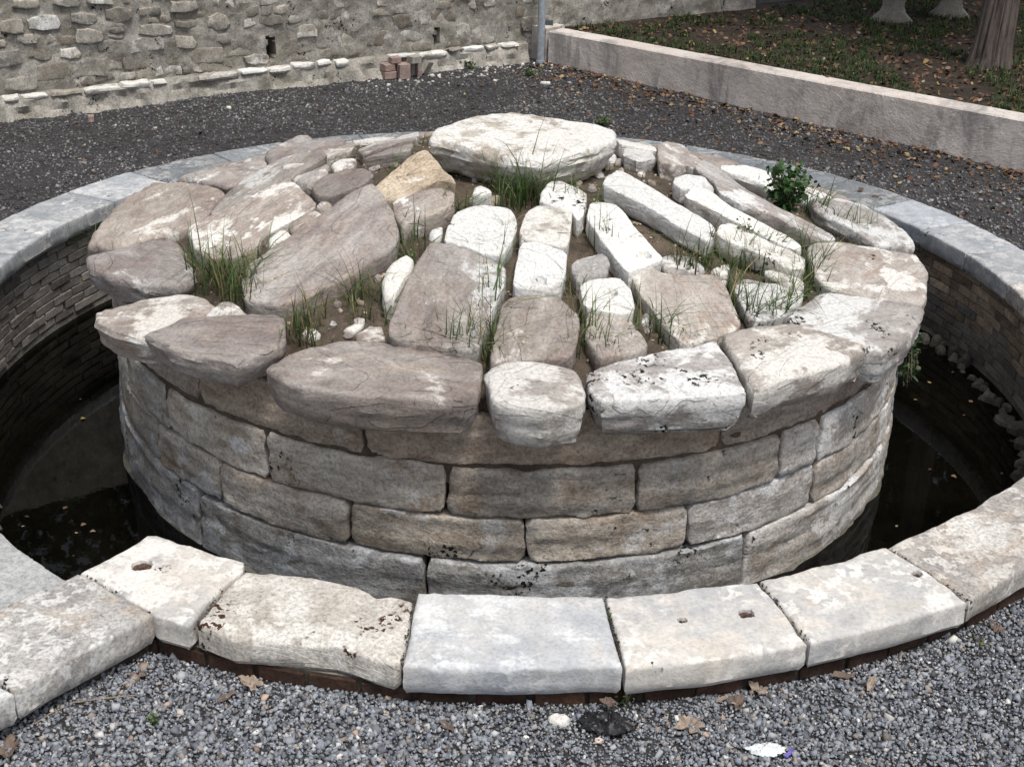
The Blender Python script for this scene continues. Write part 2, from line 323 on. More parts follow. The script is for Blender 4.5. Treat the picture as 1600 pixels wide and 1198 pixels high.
PLAN = lambda u, v, h: (u, v, h)
def stone(name, mat, outline, S, T, parent=None, mapf=PLAN, re=0.04, step=0.024, amp=0.010, flake=0.0, wob=0.010, smooth_n=1,
          dents=(), undercut=0.0, seed=None, strata=0.006, side_rows=4, edge_chip=0.012, rough_freq=5.0):
    """A worn stone: outline in (u, v), top height S(u, v), thickness T, rounded arris re. mapf takes it to the world."""
    sd_ = random.uniform(0, 100) if seed is None else seed
    P = list(outline)
    if area2(P) < 0: P.reverse()
    P = chaikin(P, smooth_n); P = resample(P, step)
    n = len(P)
    nrm = []
    for i in range(n):
        a, b = P[i-1], P[(i+1) % n]; tx, ty = b[0]-a[0], b[1]-a[1]; l = math.hypot(tx, ty)+1e-9; nrm.append((ty/l, -tx/l))
    P = [(p[0]+k[0]*w, p[1]+k[1]*w) for p, k in zip(P, nrm) for w in (wob*(fbm(p[0]*6, p[1]*6, sd_, 4)),)]
    Pa = np.array(P); lo = Pa.min(0); hi = Pa.max(0)
    gx, gy = np.meshgrid(np.arange(lo[0], hi[0], step), np.arange(lo[1], hi[1], step))
    G = np.stack([gx.ravel(), gy.ravel()], 1); G = G+rng.uniform(-.28, .28, G.shape)*step
    ex = []
    for f in (0.12, 0.38, 0.75):
        ex.append(Pa-np.array(nrm)*re*f)
    for (du, dv, ru, rv, ang, dep) in dents:
        k = max(ru, rv)*1.35
        a, b = np.meshgrid(np.linspace(-k, k, 15), np.linspace(-k, k, 15)); ex.append(np.stack([a.ravel()+du, b.ravel()+dv], 1)+rng.uniform(-.001, .001, (225, 2)))
    E = np.concatenate(ex)
    G = G[inside(G, P)]; dg = edge_dist(G, P) if len(G) else np.zeros(0)
    G = G[dg > min(re*0.8, 0.5*step+re*.4)] if len(G) else G
    E = E[inside(E, P)]; de = edge_dist(E, P) if len(E) else np.zeros(0); E = E[de > re*0.07] if len(E) else E
    if dents and len(G):
        for (du, dv, ru, rv, ang, dep) in dents: G = G[np.hypot(G[:, 0]-du, G[:, 1]-dv) > max(ru, rv)*1.5]
    pts = [Vector(p) for p in P]+[Vector(p) for p in G.tolist()]+[Vector(p) for p in E.tolist()]
    vo, eo, fo, ov, oe, of = delaunay_2d_cdt(pts, [(i, (i+1) % n) for i in range(n)], [], 1, 1e-6)
    idx = {}
    for k, l in enumerate(ov):
        for j in l: idx[j] = k
    vv = np.array([(v.x, v.y) for v in vo]); D = edge_dist(vv, P)
    verts = []
    for k in range(len(vv)):
        u, v = vv[k]; d = D[k]
        chip = edge_chip*max(0, fbm(u*9, v*9, sd_+5, 3)+0.15)
        r2 = re*(1+0.75*noise.noise(Vector((u*7, v*7, sd_+9))))
        e = max(0.0, r2-min(d, r2))
        drop = r2-math.sqrt(max(0, r2*r2-e*e))
        h = S(u, v)-drop-chip*max(0, 1-d/(re*1.6))
        w = min(1, d/(re+1e-6))
        h += amp*fbm(u*rough_freq, v*rough_freq, sd_, 3)*(0.5+0.5*w)
        if flake:
            q = 0.5+0.5*noise.noise(Vector((u*2.3, v*2.3, sd_+20)))+0.12*fbm(u*7, v*7, sd_+3, 3)
            q = q*5; fl = math.floor(q); t = q-fl; t = min(1, t/0.12)
            h += flake*(fl+t*t*(3-2*t)-2.5)/2.5*w
        for (du, dv, ru, rv, ang, dep) in dents:
            a, b = u-du, v-dv; a, b = a*math.cos(ang)+b*math.sin(ang), -a*math.sin(ang)+b*math.cos(ang)
            g = max(abs(a/ru), abs(b/rv))*0.6+math.hypot(a/ru, b/rv)*0.4
            t = max(0, min(1, (1.12-g)/0.25)); h -= dep*t*t*(3-2*t)
        verts.append(mapf(u, v, h))
    faces = [tuple(f) for f in fo]
    top = [idx[i] for i in range(n)]
    prev = top
    for rI in range(1, side_rows+1):
        f = rI/side_rows; base = len(verts); cur = []
        for i in range(n):
            u, v = P[i]; h0 = S(u, v)-re
            z = h0-(T-re)*f
            nx, ny = nrm[i]
            off = strata*1.6*fbm(u*5, v*5, z*24+sd_, 4)+strata*noise.noise(Vector((sd_, 0.7*u, z*60)))-undercut*f*f
            if rI == side_rows: off -= 0.02
            verts.append(mapf(u+nx*off, v+ny*off, z)); cur.append(base+i)
        for i in range(n):
            j = (i+1) % n; faces.append((prev[i], cur[i], cur[j], prev[j]))
        prev = cur
    faces.append(tuple(reversed(prev)))
    # orient outwards: check the mapping's handedness on one top triangle
    a, b, c = (Vector(verts[k]) for k in faces[0]); nn = (b-a).cross(c-a)
    u, v = vv[faces[0][0]]; hdir = Vector(mapf(u, v, S(u, v)+0.1))-Vector(mapf(u, v, S(u, v)))
    if nn.dot(hdir) < 0: faces = [tuple(reversed(f)) for f in faces]
    return from_world(name, verts, faces, mat, parent, align=(mapf is PLAN and name in ('roof_slab', 'rim_slab', 'cobble', 'capstone')))

def mesh_np(name, V, F, mat, tint=None, parent=None, smooth=False, loc=None):
    """big mesh from numpy arrays of triangles or quads; tint per vertex"""
    V = np.asarray(V, np.float32); F = np.asarray(F, np.int32)
    me = bpy.data.meshes.new(name); k = F.shape[1]
    me.vertices.add(len(V)); me.vertices.foreach_set('co', V.ravel())
    me.loops.add(F.size); me.loops.foreach_set('vertex_index', F.ravel())
    me.polygons.add(len(F)); me.polygons.foreach_set('loop_start', np.arange(0, F.size, k, dtype=np.int32)); me.polygons.foreach_set('loop_total', np.full(len(F), k, np.int32))
    if smooth: me.polygons.foreach_set('use_smooth', np.ones(len(F), bool))
    me.update(calc_edges=True); me.validate()
    if tint is not None:
        a = me.color_attributes.new('tint', 'FLOAT_COLOR', 'POINT'); a.data.foreach_set('color', np.concatenate([np.asarray(tint, np.float32), np.ones((len(V), 1), np.float32)], 1).ravel())
    return link(name, me, mat, parent, loc)

def ico():
    bm = bmesh.new(); bmesh.ops.create_icosphere(bm, subdivisions=1, radius=1); V = np.array([v.co[:] for v in bm.verts]); F = np.array([[v.index for v in f.verts] for f in bm.faces]); bm.free(); return V, F
ICO_V, ICO_F = ico()
CUB_V = np.array([(x, y, z) for x in (-.62, .62) for y in (-.62, .62) for z in (-.62, .62)]); CUB_F = np.array([(0, 1, 3), (0, 3, 2), (4, 6, 7), (4, 7, 5), (0, 4, 5), (0, 5, 1), (2, 3, 7), (2, 7, 6), (0, 2, 6), (0, 6, 4), (1, 5, 7), (1, 7, 3)])
OCT_V = np.array([(1, 0, 0), (0, 1, 0), (-1, 0, 0), (0, -1, 0), (0, 0, 1), (0, 0, -1)], float)
OCT_F = np.array([(0, 1, 4), (1, 2, 4), (2, 3, 4), (3, 0, 4), (1, 0, 5), (2, 1, 5), (3, 2, 5), (0, 3, 5)])
def chips(name, P, size, tint, mat='gravel', base=(ICO_V, ICO_F), flat=0.65, parent=None):
    """loose stone chips at points P with radii size, one mesh"""
    BV, BF = base; n = len(P); k = len(BV)
    q = rng.normal(size=(n, 4)); q /= np.linalg.norm(q, axis=1)[:, None]
    w, x, y, z = q.T
    R = np.stack([1-2*(y*y+z*z), 2*(x*y-z*w), 2*(x*z+y*w), 2*(x*y+z*w), 1-2*(x*x+z*z), 2*(y*z-x*w), 2*(x*z-y*w), 2*(y*z+x*w), 1-2*(x*x+y*y)], 1).reshape(n, 3, 3)
    V = (BV[None]+rng.uniform(-.30, .30, (n, k, 3)))*np.stack([np.ones(n), rng.uniform(.65, 1, n), rng.uniform(.45, .8, n)], 1)[:, None, :]
    V = np.einsum('nij,nkj->nki', R, V)*np.asarray(size)[:, None, None]
    V[:, :, 2] *= flat+0.2
    V += np.asarray(P)[:, None, :]
    F = BF[None]+(np.arange(n)*k)[:, None, None]
    return mesh_np(name, V.reshape(-1, 3), F.reshape(-1, 3), mat, np.repeat(tint, k, 0), parent)

def hexleaf(): # a curled leaf blade, length 1 along x
    V = []; F = []
    prof = [(0, .02), (.2, .26), (.45, .36), (.7, .27), (.9, .10), (1, .0)]
    for x, w in prof: V += [(x-.5, -w, .16*(abs(w)/.36)**2+.12*(x-.5)**2*2), (x-.5, 0, .12*(x-.5)**2*2), (x-.5, w, .16*(w/.36)**2+.12*(x-.5)**2*2)]
    for i in range(5):
        a = i*3; F += [(a, a+3, a+4, a+1), (a+1, a+4, a+5, a+2)]
    return np.array(V), np.array(F)
LEAF_V, LEAF_F = hexleaf()
def leaves(name, P, size, tint, tilt=0.4, mat='leaf', parent=None, normals=None):
    n = len(P); k = len(LEAF_V)
    yaw = rng.uniform(0, 2*PI, n); tx = rng.normal(0, tilt, n); ty = rng.normal(0, tilt, n)
    V = np.repeat(LEAF_V[None], n, 0); V[:, :, 2] *= rng.uniform(-1.2, 2.2, n)[:, None]; V[:, :, 1] *= rng.uniform(.7, 1.3, n)[:, None]
    def rot(V, ang, a, b):
        c, s = np.cos(ang)[:, None], np.sin(ang)[:, None]; va, vb = V[:, :, a].copy(), V[:, :, b].copy(); V[:, :, a] = c*va-s*vb; V[:, :, b] = s*va+c*vb
    rot(V, tx, 1, 2); rot(V, ty, 0, 2); rot(V, yaw, 0, 1)
    V = V*np.asarray(size)[:, None, None]+np.asarray(P)[:, None, :]
    F = LEAF_F[None]+(np.arange(n)*k)[:, None, None]
    return mesh_np(name, V.reshape(-1, 3), F.reshape(-1, 4), mat, np.repeat(tint, k, 0), parent, smooth=True)

def blades(name, roots, parent=None, mat='grass'):
    """grass: roots = (x, y, z, height, lean direction, lean, width, tint)"""
    V = []; F = []; Tn = []
    for (x, y, z, h, dr, ln, w, tc) in roots:
        b = len(V); dx, dy = math.cos(dr), math.sin(dr); px, py = -dy, dx
        for k in range(5):
            t = k/4; o = ln*h*t**2.0; zz = h*(t-0.35*ln*t**2.4); ww = w*(1-t**1.6)*0.5+0.0002
            V.append((x+dx*o-px*ww, y+dy*o-py*ww, z+zz)); V.append((x+dx*o+px*ww, y+dy*o+py*ww, z+zz+ww*.5))
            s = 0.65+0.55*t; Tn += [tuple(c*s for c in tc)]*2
        for k in range(4): a = b+k*2; F.append((a, a+1, a+3, a+2))
    return mesh_np(name, V, F, mat, Tn, parent, smooth=True)

def tube(pts, radii, seg=10, cap=True):
    V = []; F = []; n = len(pts); pts = [Vector(p) for p in pts]
    for i, p in enumerate(pts):
        d = (pts[min(i+1, n-1)]-pts[max(i-1, 0)]).normalized(); a = d.orthogonal().normalized() if i == 0 else (a-d*a.dot(d)).normalized(); b = d.cross(a)
        for k in range(seg): t = 2*PI*k/seg; V.append(tuple(p+(a*math.cos(t)+b*math.sin(t))*radii[i]))
    for i in range(n-1):
        for k in range(seg): k2 = (k+1) % seg; F.append((i*seg+k, i*seg+k2, (i+1)*seg+k2, (i+1)*seg+k))
    if cap: F.append(tuple(range(seg-1, -1, -1))); F.append(tuple((n-1)*seg+k for k in range(seg)))
    return V, F

BRICKS = {}
def brick_mesh(l, d, h, key, var=4):
    """a few worn brick meshes of a size, shared by all bricks of that size; x length, y depth, z height"""
    if key in BRICKS: return BRICKS[key]
    out = []
    for s in range(var):
        bm = bmesh.new(); bmesh.ops.create_cube(bm, size=1)
        for v in bm.verts:
            v.co.x *= l*(1+random.uniform(-.03, .03)); v.co.y *= d; v.co.z *= h*(1+random.uniform(-.03, .03)); v.co.x += random.uniform(-.003, .003); v.co.z += random.uniform(-.0015, .0015); v.co.y += random.uniform(-.002, .002)
        bmesh.ops.bevel(bm, geom=bm.edges[:], offset=0.0035, segments=1, affect='EDGES')
        me = bpy.data.meshes.new('brick'); bm.to_mesh(me); bm.free(); out.append(me)
    BRICKS[key] = out; return out

# ------------------------------------------------------------------ levels and setting
GZ = -0.21                                # gravel level; the coping top is 0
WATER = -0.735
RO, RI, RW, RD = 3.595, 3.165, 3.22, 2.312 # coping outer / inner, brick face, drum
PASS_D = Vector((-0.66, -0.75)).normalized(); PASS_N = Vector((0.75, -0.66)).normalized()
NEAR_E, FAR_E = 0.752, -0.66             # passage edges measured along PASS_N
# wall behind: a gently bending line
WP = [(-9.5, 1.0), (-4.62, 4.36), (-2.55, 5.72), (0.12, 7.30), (1.4, 8.02), (2.9, 9.0), (6.5, 11.3)]
def wall_pt(s):                           # arc position -> point, outward normal (towards the camera side)
    acc = 0
    for i in range(len(WP)-1):
        a, b = Vector(WP[i]), Vector(WP[i+1]); L = (b-a).length
        if s <= acc+L or i == len(WP)-2:
            t = (b-a)/L; return a+t*(s-acc), Vector((t.y, -t.x))
        acc += L
SEG = [0]
for i in range(len(WP)-1): SEG.append(SEG[-1]+(Vector(WP[i+1])-Vector(WP[i])).length)
# low wall
LA, LB = Vector((0.36, 7.16)), Vector((6.6, 1.36))
LD = (LB-LA).normalized(); LN = Vector((-LD.y, LD.x))
if LN.y < 0: LN = -LN                     # towards the garden
LZ = lambda s: 0.125+0.0185*s             # top level along the low wall
GARDEN = lambda x, y: 0.10+0.02*fbm(x*.8, y*.8, 3, 3)

# ground sheet with the moat and the passage cut out
def ground():
    hole = []
    a0 = math.atan2(PASS_D.y, PASS_D.x)
    pn = PASS_N*(NEAR_E+0.2); pf = PASS_N*(FAR_E-0.2)
    for k in range(121):
        t = rad(-112+ (360-26)*k/120); hole.append((3.42*math.cos(t), 3.42*math.sin(t)))
    far0 = pf+PASS_D*3.2; near0 = pn+PASS_D*3.2
    hole += [tuple(far0), tuple(pf+PASS_D*8), tuple(pn+PASS_D*8), tuple(near0)]
    pts = [Vector(p) for p in hole]; n = len(pts)
    edges = [(i, (i+1) % n) for i in range(n)]
    B = 150
    for p in ((-B, -B), (B, -B), (B, B), (-B, B)): pts.append(Vector(p))
    edges += [(n, n+1), (n+1, n+2), (n+2, n+3), (n+3, n)]
    extra = []
    for x in np.arange(-7, 7.01, 0.2):
        for y in np.arange(-6, 8.6, 0.2):
            p = (x+random.uniform(-.05, .05), y+random.uniform(-.05, .05))
            if math.hypot(*p) > 3.5: extra.append(p)
    ins = inside(np.array(extra), hole)
    pts += [Vector(p) for p, k in zip(extra, ins) if not k]
    vo, eo, fo, *_ = delaunay_2d_cdt(pts, edges, [], 0, 1e-6)
    cen = np.array([[(vo[f[0]].x+vo[f[1]].x+vo[f[2]].x)/3, (vo[f[0]].y+vo[f[1]].y+vo[f[2]].y)/3] for f in fo])
    bad = inside(cen, hole)
    V = [(v.x, v.y, GZ+ (0.014*fbm(v.x*1.2, v.y*1.2, 0, 4) if abs(v.x) < 8 and abs(v.y) < 9 else 0)) for v in vo]
    F = [tuple(f) if (vo[f[1]]-vo[f[0]]).cross(vo[f[2]]-vo[f[0]]) > 0 else tuple(reversed(f)) for f, b in zip(fo, bad) if not b]
    me = bpy.data.meshes.new('ground'); me.from_pydata(V, [], F); me.polygons.foreach_set('use_smooth', [True]*len(F)); me.update()
    o = link('ground', me, 'soil'); tag(o, 'dark gravelly ground around the sunken ring', 'ground', kind='structure')
ground()

# water
def water():
    V = [(0, 0, WATER)]+[(3.4*math.cos(2*PI*k/96), 3.4*math.sin(2*PI*k/96), WATER) for k in range(96)]
    me = bpy.data.meshes.new('water'); me.from_pydata(V, [], [(0, 1+k, 1+(k+1) % 96) for k in range(96)]); me.update()
    tag(link('water', me, 'water'), 'still black water around the foot of the tomb', 'water', kind='structure')
water()

# garden terrace ground
def garden():
    P = [LA+LN*0.1, LB+LN*0.1, Vector((60, 1)), Vector((60, 60)), Vector((6.5, 11.5)), Vector((2.9, 9.2)), Vector((1.4, 8.2)), Vector((0.2, 7.6))]
    P = [Vector((p[0], p[1])) for p in P]; n = len(P)
    ex = [(x+random.uniform(-.04, .04), y+random.uniform(-.04, .04)) for x in np.arange(0, 9, 0.16) for y in np.arange(1, 12, 0.16)]
    ins = inside(np.array(ex), [tuple(p) for p in P])
    pts = P+[Vector(p) for p, k in zip(ex, ins) if k]
    vo, eo, fo, *_ = delaunay_2d_cdt(pts, [(i, (i+1) % n) for i in range(n)], [], 1, 1e-6)
    V = [(v.x, v.y, GARDEN(v.x, v.y)) for v in vo]
    F = [tuple(f) if (vo[f[1]]-vo[f[0]]).cross(vo[f[2]]-vo[f[0]]) > 0 else tuple(reversed(f)) for f in fo]
    me = bpy.data.meshes.new('garden_ground'); me.from_pydata(V, [], F); me.polygons.foreach_set('use_smooth', [True]*len(F)); me.update()
    tag(link('garden_ground', me, 'garden_soil'), 'shaded garden soil behind the low pink wall', 'ground', kind='structure')
garden()

# ------------------------------------------------------------------ ring wall with coping, bricks, passage
ring = empty('ring_wall', (0, -3.4, GZ))
tag(ring, 'round sunken brick wall with pale stone coping encircling the tomb', 'wall')
def polar_ring(name, r0, r1, z0, z1, a0, a1, mat, parent, n=None):
    n = n or max(4, int(abs(a1-a0)*r1/0.08)); V = []; F = []
    for k in range(n+1):
        t = a0+(a1-a0)*k/n; c, s = math.cos(t), math.sin(t)
        V += [(r0*c, r0*s, z0), (r1*c, r1*s, z0), (r1*c, r1*s, z1), (r0*c, r0*s, z1)]
    for k in range(n):
        a = 4*k; b = a+4
        F += [(a+1, b+1, b+2, a+2), (b, a, a+3, b+3), (a+2, b+2, b+3, a+3), (a, b, b+1, a+1)]
    F += [(0, 1, 2, 3), (4*n+3, 4*n+2, 4*n+1, 4*n)]
    return from_world(name, V, F, mat, parent, smooth=False)
A_START, A_END = rad(-114), rad(360-144)  # ring runs counter-clockwise from the corner block to the passage's far jamb
core = polar_ring('wall_core', 3.235, 3.54, WATER-0.3, -0.135, A_START+rad(1), A_END-rad(1), 'mortar', ring)

def pxz(L, z=0.0): return [tuple(at(x, y, z)[:2]) for x, y in L]
def crop(L, ox, oy, s): return [(ox+x*s, oy+y*s) for x, y in L]
flat0 = lambda dz=0.0, tx=0.0, ty=0.0: (lambda u, v: dz+tx*u+ty*v)
TCOP = 0.135
def coping(px, mat, dz=0.0, dents_px=(), re=0.014, z=0.0, **k):
    P = pxz(px, z)
    dents = []
    for (x, y, r, dep) in dents_px:
        q = at(x, y, z); dents.append((q.x, q.y, r, r*0.85, random.uniform(0, 1), dep))
    o = stone('coping_block', mat, P, flat0(dz), TCOP, ring, re=re, dents=dents, amp=k.pop('amp', 0.004), wob=k.pop('wob', 0.006), edge_chip=k.pop('edge_chip', 0.018), strata=0.003, step=0.022, smooth_n=k.pop('smooth_n', 0), **k)
    for (x, y, r, dep) in dents_px:          # rusted stub of a railing post left in the hole
        q = at(x, y, z)
        V = []; F = []; n = 18
        for rr_, zz_ in ((1.04, -.05), (1.04, -.013), (.80, -.016), (.5, -.030), (.32, -.026), (.2, -.010), (.0, -.009)):
            V += [(q.x+r*rr_*(1+.12*noise.noise(Vector((k*1.3, rr_, x))))*math.cos(2*PI*k/n), q.y+r*rr_*.9*(1+.12*noise.noise(Vector((k*1.3, rr_, y))))*math.sin(2*PI*k/n), dz+zz_+.008*noise.noise(Vector((k*.9, rr_*5, x)))) for k in range(n)]
        for j in range(6): F += [(j*n+k, j*n+(k+1) % n, (j+1)*n+(k+1) % n, (j+1)*n+k) for k in range(n)]
        from_world('iron_stub', V, F, 'rust', o)
    return o
corner = crop([(372, 283), (600, 175), (690, 112), (740, 106), (1000, 190), (1148, 238), (1140, 275), (1050, 350), (960, 440), (905, 512), (880, 530), (735, 492), (690, 452)], 0, 800, .3322)
o = coping(corner, 'coping', 0.004, [(222, 884, 0.036, 0.06)]); o['label'] = 'corner coping block with a rusty square hole'
b2 = crop([(222, 107), (330, 108), (420, 118), (520, 135), (600, 150), (690, 168), (740, 195), (770, 216), (830, 212), (918, 228), (905, 340), (872, 482), (840, 492), (600, 420), (170, 382), (20, 330), (60, 280), (110, 205)], 300, 850, .375)
o = coping(b2, 'coping_rust', -0.004, amp=0.010, edge_chip=0.022, re=0.02, flake=0.004); o['label'] = 'chipped coping block speckled with rust brown lichen'
coping([(653, 925), (800, 927), (942, 932), (958, 985), (972, 1041), (800, 1044), (629, 1040), (640, 985)], 'coping', 0.002)
coping([(947, 932), (1065, 921), (1184, 907), (1222, 953), (1262, 1004), (1120, 1030), (978, 1044), (962, 985)], 'coping', 0.0, [(1066, 969, 0.017, 0.05), (1166, 958, 0.027, 0.055)])
coping([(1188, 906), (1290, 881), (1384, 854), (1448, 893), (1511, 939), (1390, 976), (1267, 1004), (1226, 952)], 'coping', 0.002, [(1433, 897, 0.020, 0.05)])
coping([(1387, 853), (1480, 812), (1561, 769), (1600, 742), (1660, 790), (1690, 838), (1600, 887), (1515, 938), (1452, 893)], 'coping_grey', 0.0)
def arc_outline(a0, a1, r0=RI, r1=RO, n=10):
    return [(r1*math.cos(a0+(a1-a0)*k/n), r1*math.sin(a0+(a1-a0)*k/n)) for k in range(n+1)]+[(r0*math.cos(a1-(a1-a0)*k/n), r0*math.sin(a1-(a1-a0)*k/n)) for k in range(n+1)]
qa = at(1600, 742, 0); a = math.atan2(qa.y, qa.x)+rad(3.0)
cuts = [a]
while cuts[-1] < A_END-rad(14): cuts.append(cuts[-1]+rad(random.uniform(8.5, 12.5)))
cuts[-1] = A_END
for k in range(len(cuts)-1):
    mid = math.degrees((cuts[k]+cuts[k+1])/2)
    m = 'coping_grey' if mid < 8 else ('coping_blue' if mid < 30 or mid > 145 else 'coping_slate')
    stone('coping_block', m, arc_outline(cuts[k]+.0012, cuts[k+1]-.0012), flat0(random.uniform(-.004, .004)), TCOP, ring, re=0.013, step=0.03, amp=0.004, wob=0.004, edge_chip=0.008, strata=0.003, smooth_n=0)

# brick facing inside the moat
blen, bhgt, bcourse = 0.205, 0.0545, 0.061
zt = -0.14; rest = []
def put_brick(key, l, d, h, r, t, z, mat, parent, name='brick'):
    me = random.choice(brick_mesh(l, d, h, (key, mat)))
    if not me.materials: me.materials.append(MAT[mat])
    for mm in BRICKS[(key, mat)]:
        if not mm.materials: mm.materials.append(MAT[mat])
    o = bpy.data.objects.new(name, me); C.objects.link(o); o.parent = parent
    o.rotation_euler = (random.uniform(-.01, .01), random.uniform(-.006, .006), t+PI/2+random.uniform(-.012, .012))
    o.location = Vector((r*math.cos(t), r*math.sin(t), z))-Vector((0, -3.4, GZ)); return o
def brick_matrix(r, t, z): return Matrix.Translation((r*math.cos(t), r*math.sin(t), z)) @ Matrix.Rotation(t+PI/2+random.uniform(-.012, .012), 4, 'Z')
nper = int(2*PI*RW/(blen+.012))
SHOW = lambda d: (-12 < d < 33) or (150 < d < 207)
cnt = 0
restV = []; restF = []
for cI in range(9):
    z = zt-bhgt/2-cI*bcourse
    for k in range(nper):
        t = 2*PI*(k+(0.5 if cI % 2 else 0)+random.uniform(-.06, .06))/nper
        dg = (math.degrees(t)+180) % 360-180; d2 = dg % 360
        if d2 > math.degrees(A_END)-1.5 and d2 < 246: continue
        r = RW+0.05+random.uniform(-.006, .006)
        if SHOW(dg if dg > -100 else d2) or SHOW(d2):
            low = (dg < 60) and (cI < 4+random.choice((0, 1, 1, 2)))
            put_brick('in', blen, 0.10, bhgt, r, t, z, 'brick_tan' if low else 'brick_grey', ring); cnt += 1
        else:
            me = random.choice(brick_mesh(blen, 0.10, bhgt, ('in', 'brick_grey'))); mt = brick_matrix(r, t, z); b = len(restV)
            restV += [tuple(mt @ v.co) for v in me.vertices]; restF += [tuple(b+i for i in p.vertices) for p in me.polygons]
o = from_world('brick_courses', restV, restF, 'brick_grey', ring, smooth=False); o['kind'] = 'stuff'
# one course of red bricks under the front coping, outside
t = rad(-113.5); 
while t < rad(-30):
    l = 0.185; put_brick('out', l, 0.09, 0.062, 3.515+random.uniform(-.006, .004), t, -0.172, 'brick_red', ring); t += (l+0.024+random.uniform(-.006, .012))/3.56
polar_ring('mortar_bed', 3.40, 3.545, GZ-0.05, -0.1355, rad(-113.8), rad(40), 'dark_mortar', ring)
# rubble footing inside the moat
for a0, a1 in ((-22, 40), (196, 212)):
    d = a0
    while d < a1:
        w = random.uniform(0.05, 0.15); t = rad(d); r = random.uniform(3.08, 3.18); q = Vector((r*math.cos(t), r*math.sin(t)))
        n = random.randint(4, 6); P = [(q.x+w*random.uniform(.36, .68)*math.cos(2*PI*k/n+t), q.y+w*random.uniform(.4, .62)*math.sin(2*PI*k/n+t)) for k in range(n)]
        zz = WATER+random.uniform(0.015, 0.07)
        stone('footing_stone', 'footing', P, flat0(zz, 0, 0), 0.16, ring, re=0.02, step=0.014, amp=0.05, side_rows=3, smooth_n=0, wob=0.02, edge_chip=0.05, rough_freq=9, strata=.01)
        d += math.degrees(w*0.95/3.1)

# passage: near wall coping, far jamb, sunken floor slabs
def pas(n_, d_): q = PASS_N*n_+PASS_D*d_; return (q.x, q.y)
near = crop([(368, 285), (480, 340), (688, 455), (722, 472)], 0, 800, .3322)
P = pxz(near, 0.0); q0 = Vector(P[0]); q1 = Vector(P[-1])
outl = P+[tuple(q1+Vector((-.61, -.79)).normalized()*0.60), tuple(q0+Vector((-.69, -.72)).normalized()*0.62)]
o = stone('coping_block', 'coping_grey', outl, flat0(0.0), 0.145, ring, re=0.015, step=0.022, amp=0.004, wob=0.006, edge_chip=0.010, strata=0.004, smooth_n=0); o['label'] = 'grey coping block with dark lichen along its side'
a_, b_ = Vector(outl[-2]), Vector(outl[-1]); dd = Vector((-.65, -.76)).normalized()
for k in range(5):
    s0, s1 = 0.006+k*0.82, k*0.82+0.815
    stone('coping_block', 'coping_grey', [tuple(b_+dd*s0), tuple(a_+dd*s0), tuple(a_+dd*s1), tuple(b_+dd*s1)], flat0(0.0), 0.145, ring, re=0.015, step=0.03, amp=0.004, wob=0.005, smooth_n=0)
def box_on(name, P, z0, z1, mat, parent):
    n = len(P); P = list(P)
    if area2(P) < 0: P.reverse()
    V = [(x, y, z0) for x, y in P]+[(x, y, z1) for x, y in P]
    F = [tuple(range(n-1, -1, -1)), tuple(range(n, 2*n))]+[(i, (i+1) % n, n+(i+1) % n, n+i) for i in range(n)]
    return from_world(name, V, F, mat, parent, smooth=False)
i0, i1 = Vector(P[0]), Vector(P[-1]); sh = (i1-i0).normalized()*0.05
e0 = i0+sh; e1 = i1-sh
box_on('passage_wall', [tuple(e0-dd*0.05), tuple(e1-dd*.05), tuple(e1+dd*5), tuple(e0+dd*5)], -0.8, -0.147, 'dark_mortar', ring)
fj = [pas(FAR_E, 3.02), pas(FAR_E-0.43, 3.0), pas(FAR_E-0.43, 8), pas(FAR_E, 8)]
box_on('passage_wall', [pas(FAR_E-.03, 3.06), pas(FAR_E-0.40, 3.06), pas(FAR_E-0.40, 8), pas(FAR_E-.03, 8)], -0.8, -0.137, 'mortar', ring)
for k in range(5):
    s0 = 3.12+k*0.9
    stone('coping_block', 'coping', [pas(FAR_E, s0), pas(FAR_E-.43, s0), pas(FAR_E-.43, s0+.89), pas(FAR_E, s0+.89)], flat0(0), TCOP, ring, re=0.014, step=0.03, amp=0.004, wob=0.005, smooth_n=0)
a0, a1 = rad(-142), rad(-113)
P = [(3.235*math.cos(a0+(a1-a0)*k/10), 3.235*math.sin(a0+(a1-a0)*k/10)) for k in range(11)]
sp = PASS_D*0.62
row0 = P; row1 = [(x+sp.x, y+sp.y) for x, y in P]
mid_ = 5
ZF = -0.36
for part in ((0, 6), (6, 10)):
    pl = row0[part[0]:part[1]+1]+list(reversed(row1[part[0]:part[1]+1]))
    c = np.mean(np.array(pl), 0); pl = [((x-c[0])*.992+c[0], (y-c[1])*.992+c[1]) for x, y in pl]
    stone('floor_slab', 'paving', pl, flat0(ZF), 0.14, ring, re=0.012, step=0.03, amp=0.003, smooth_n=0, wob=0.004)
for k in range(1, 6):
    for h in (0, 1):
        n0 = FAR_E+0.02+h*0.585; n1 = n0+0.57
        stone('floor_slab', 'paving', [pas(n0, 3.18+k*.66+.02), pas(n1, 3.18+k*.66+.02), pas(n1, 3.18+(k+1)*.66), pas(n0, 3.18+(k+1)*.66)], flat0(ZF+max(0, k-2)*.05), 0.14, ring, re=0.012, step=0.05, amp=0.003, smooth_n=0, wob=0.004)
box_on('floor_bed', [pas(FAR_E-.1, 3.25), pas(NEAR_E+.1, 3.25), pas(NEAR_E+.1, 8), pas(FAR_E-.1, 8)], -1.0, ZF-0.05, 'dark_mortar', ring)

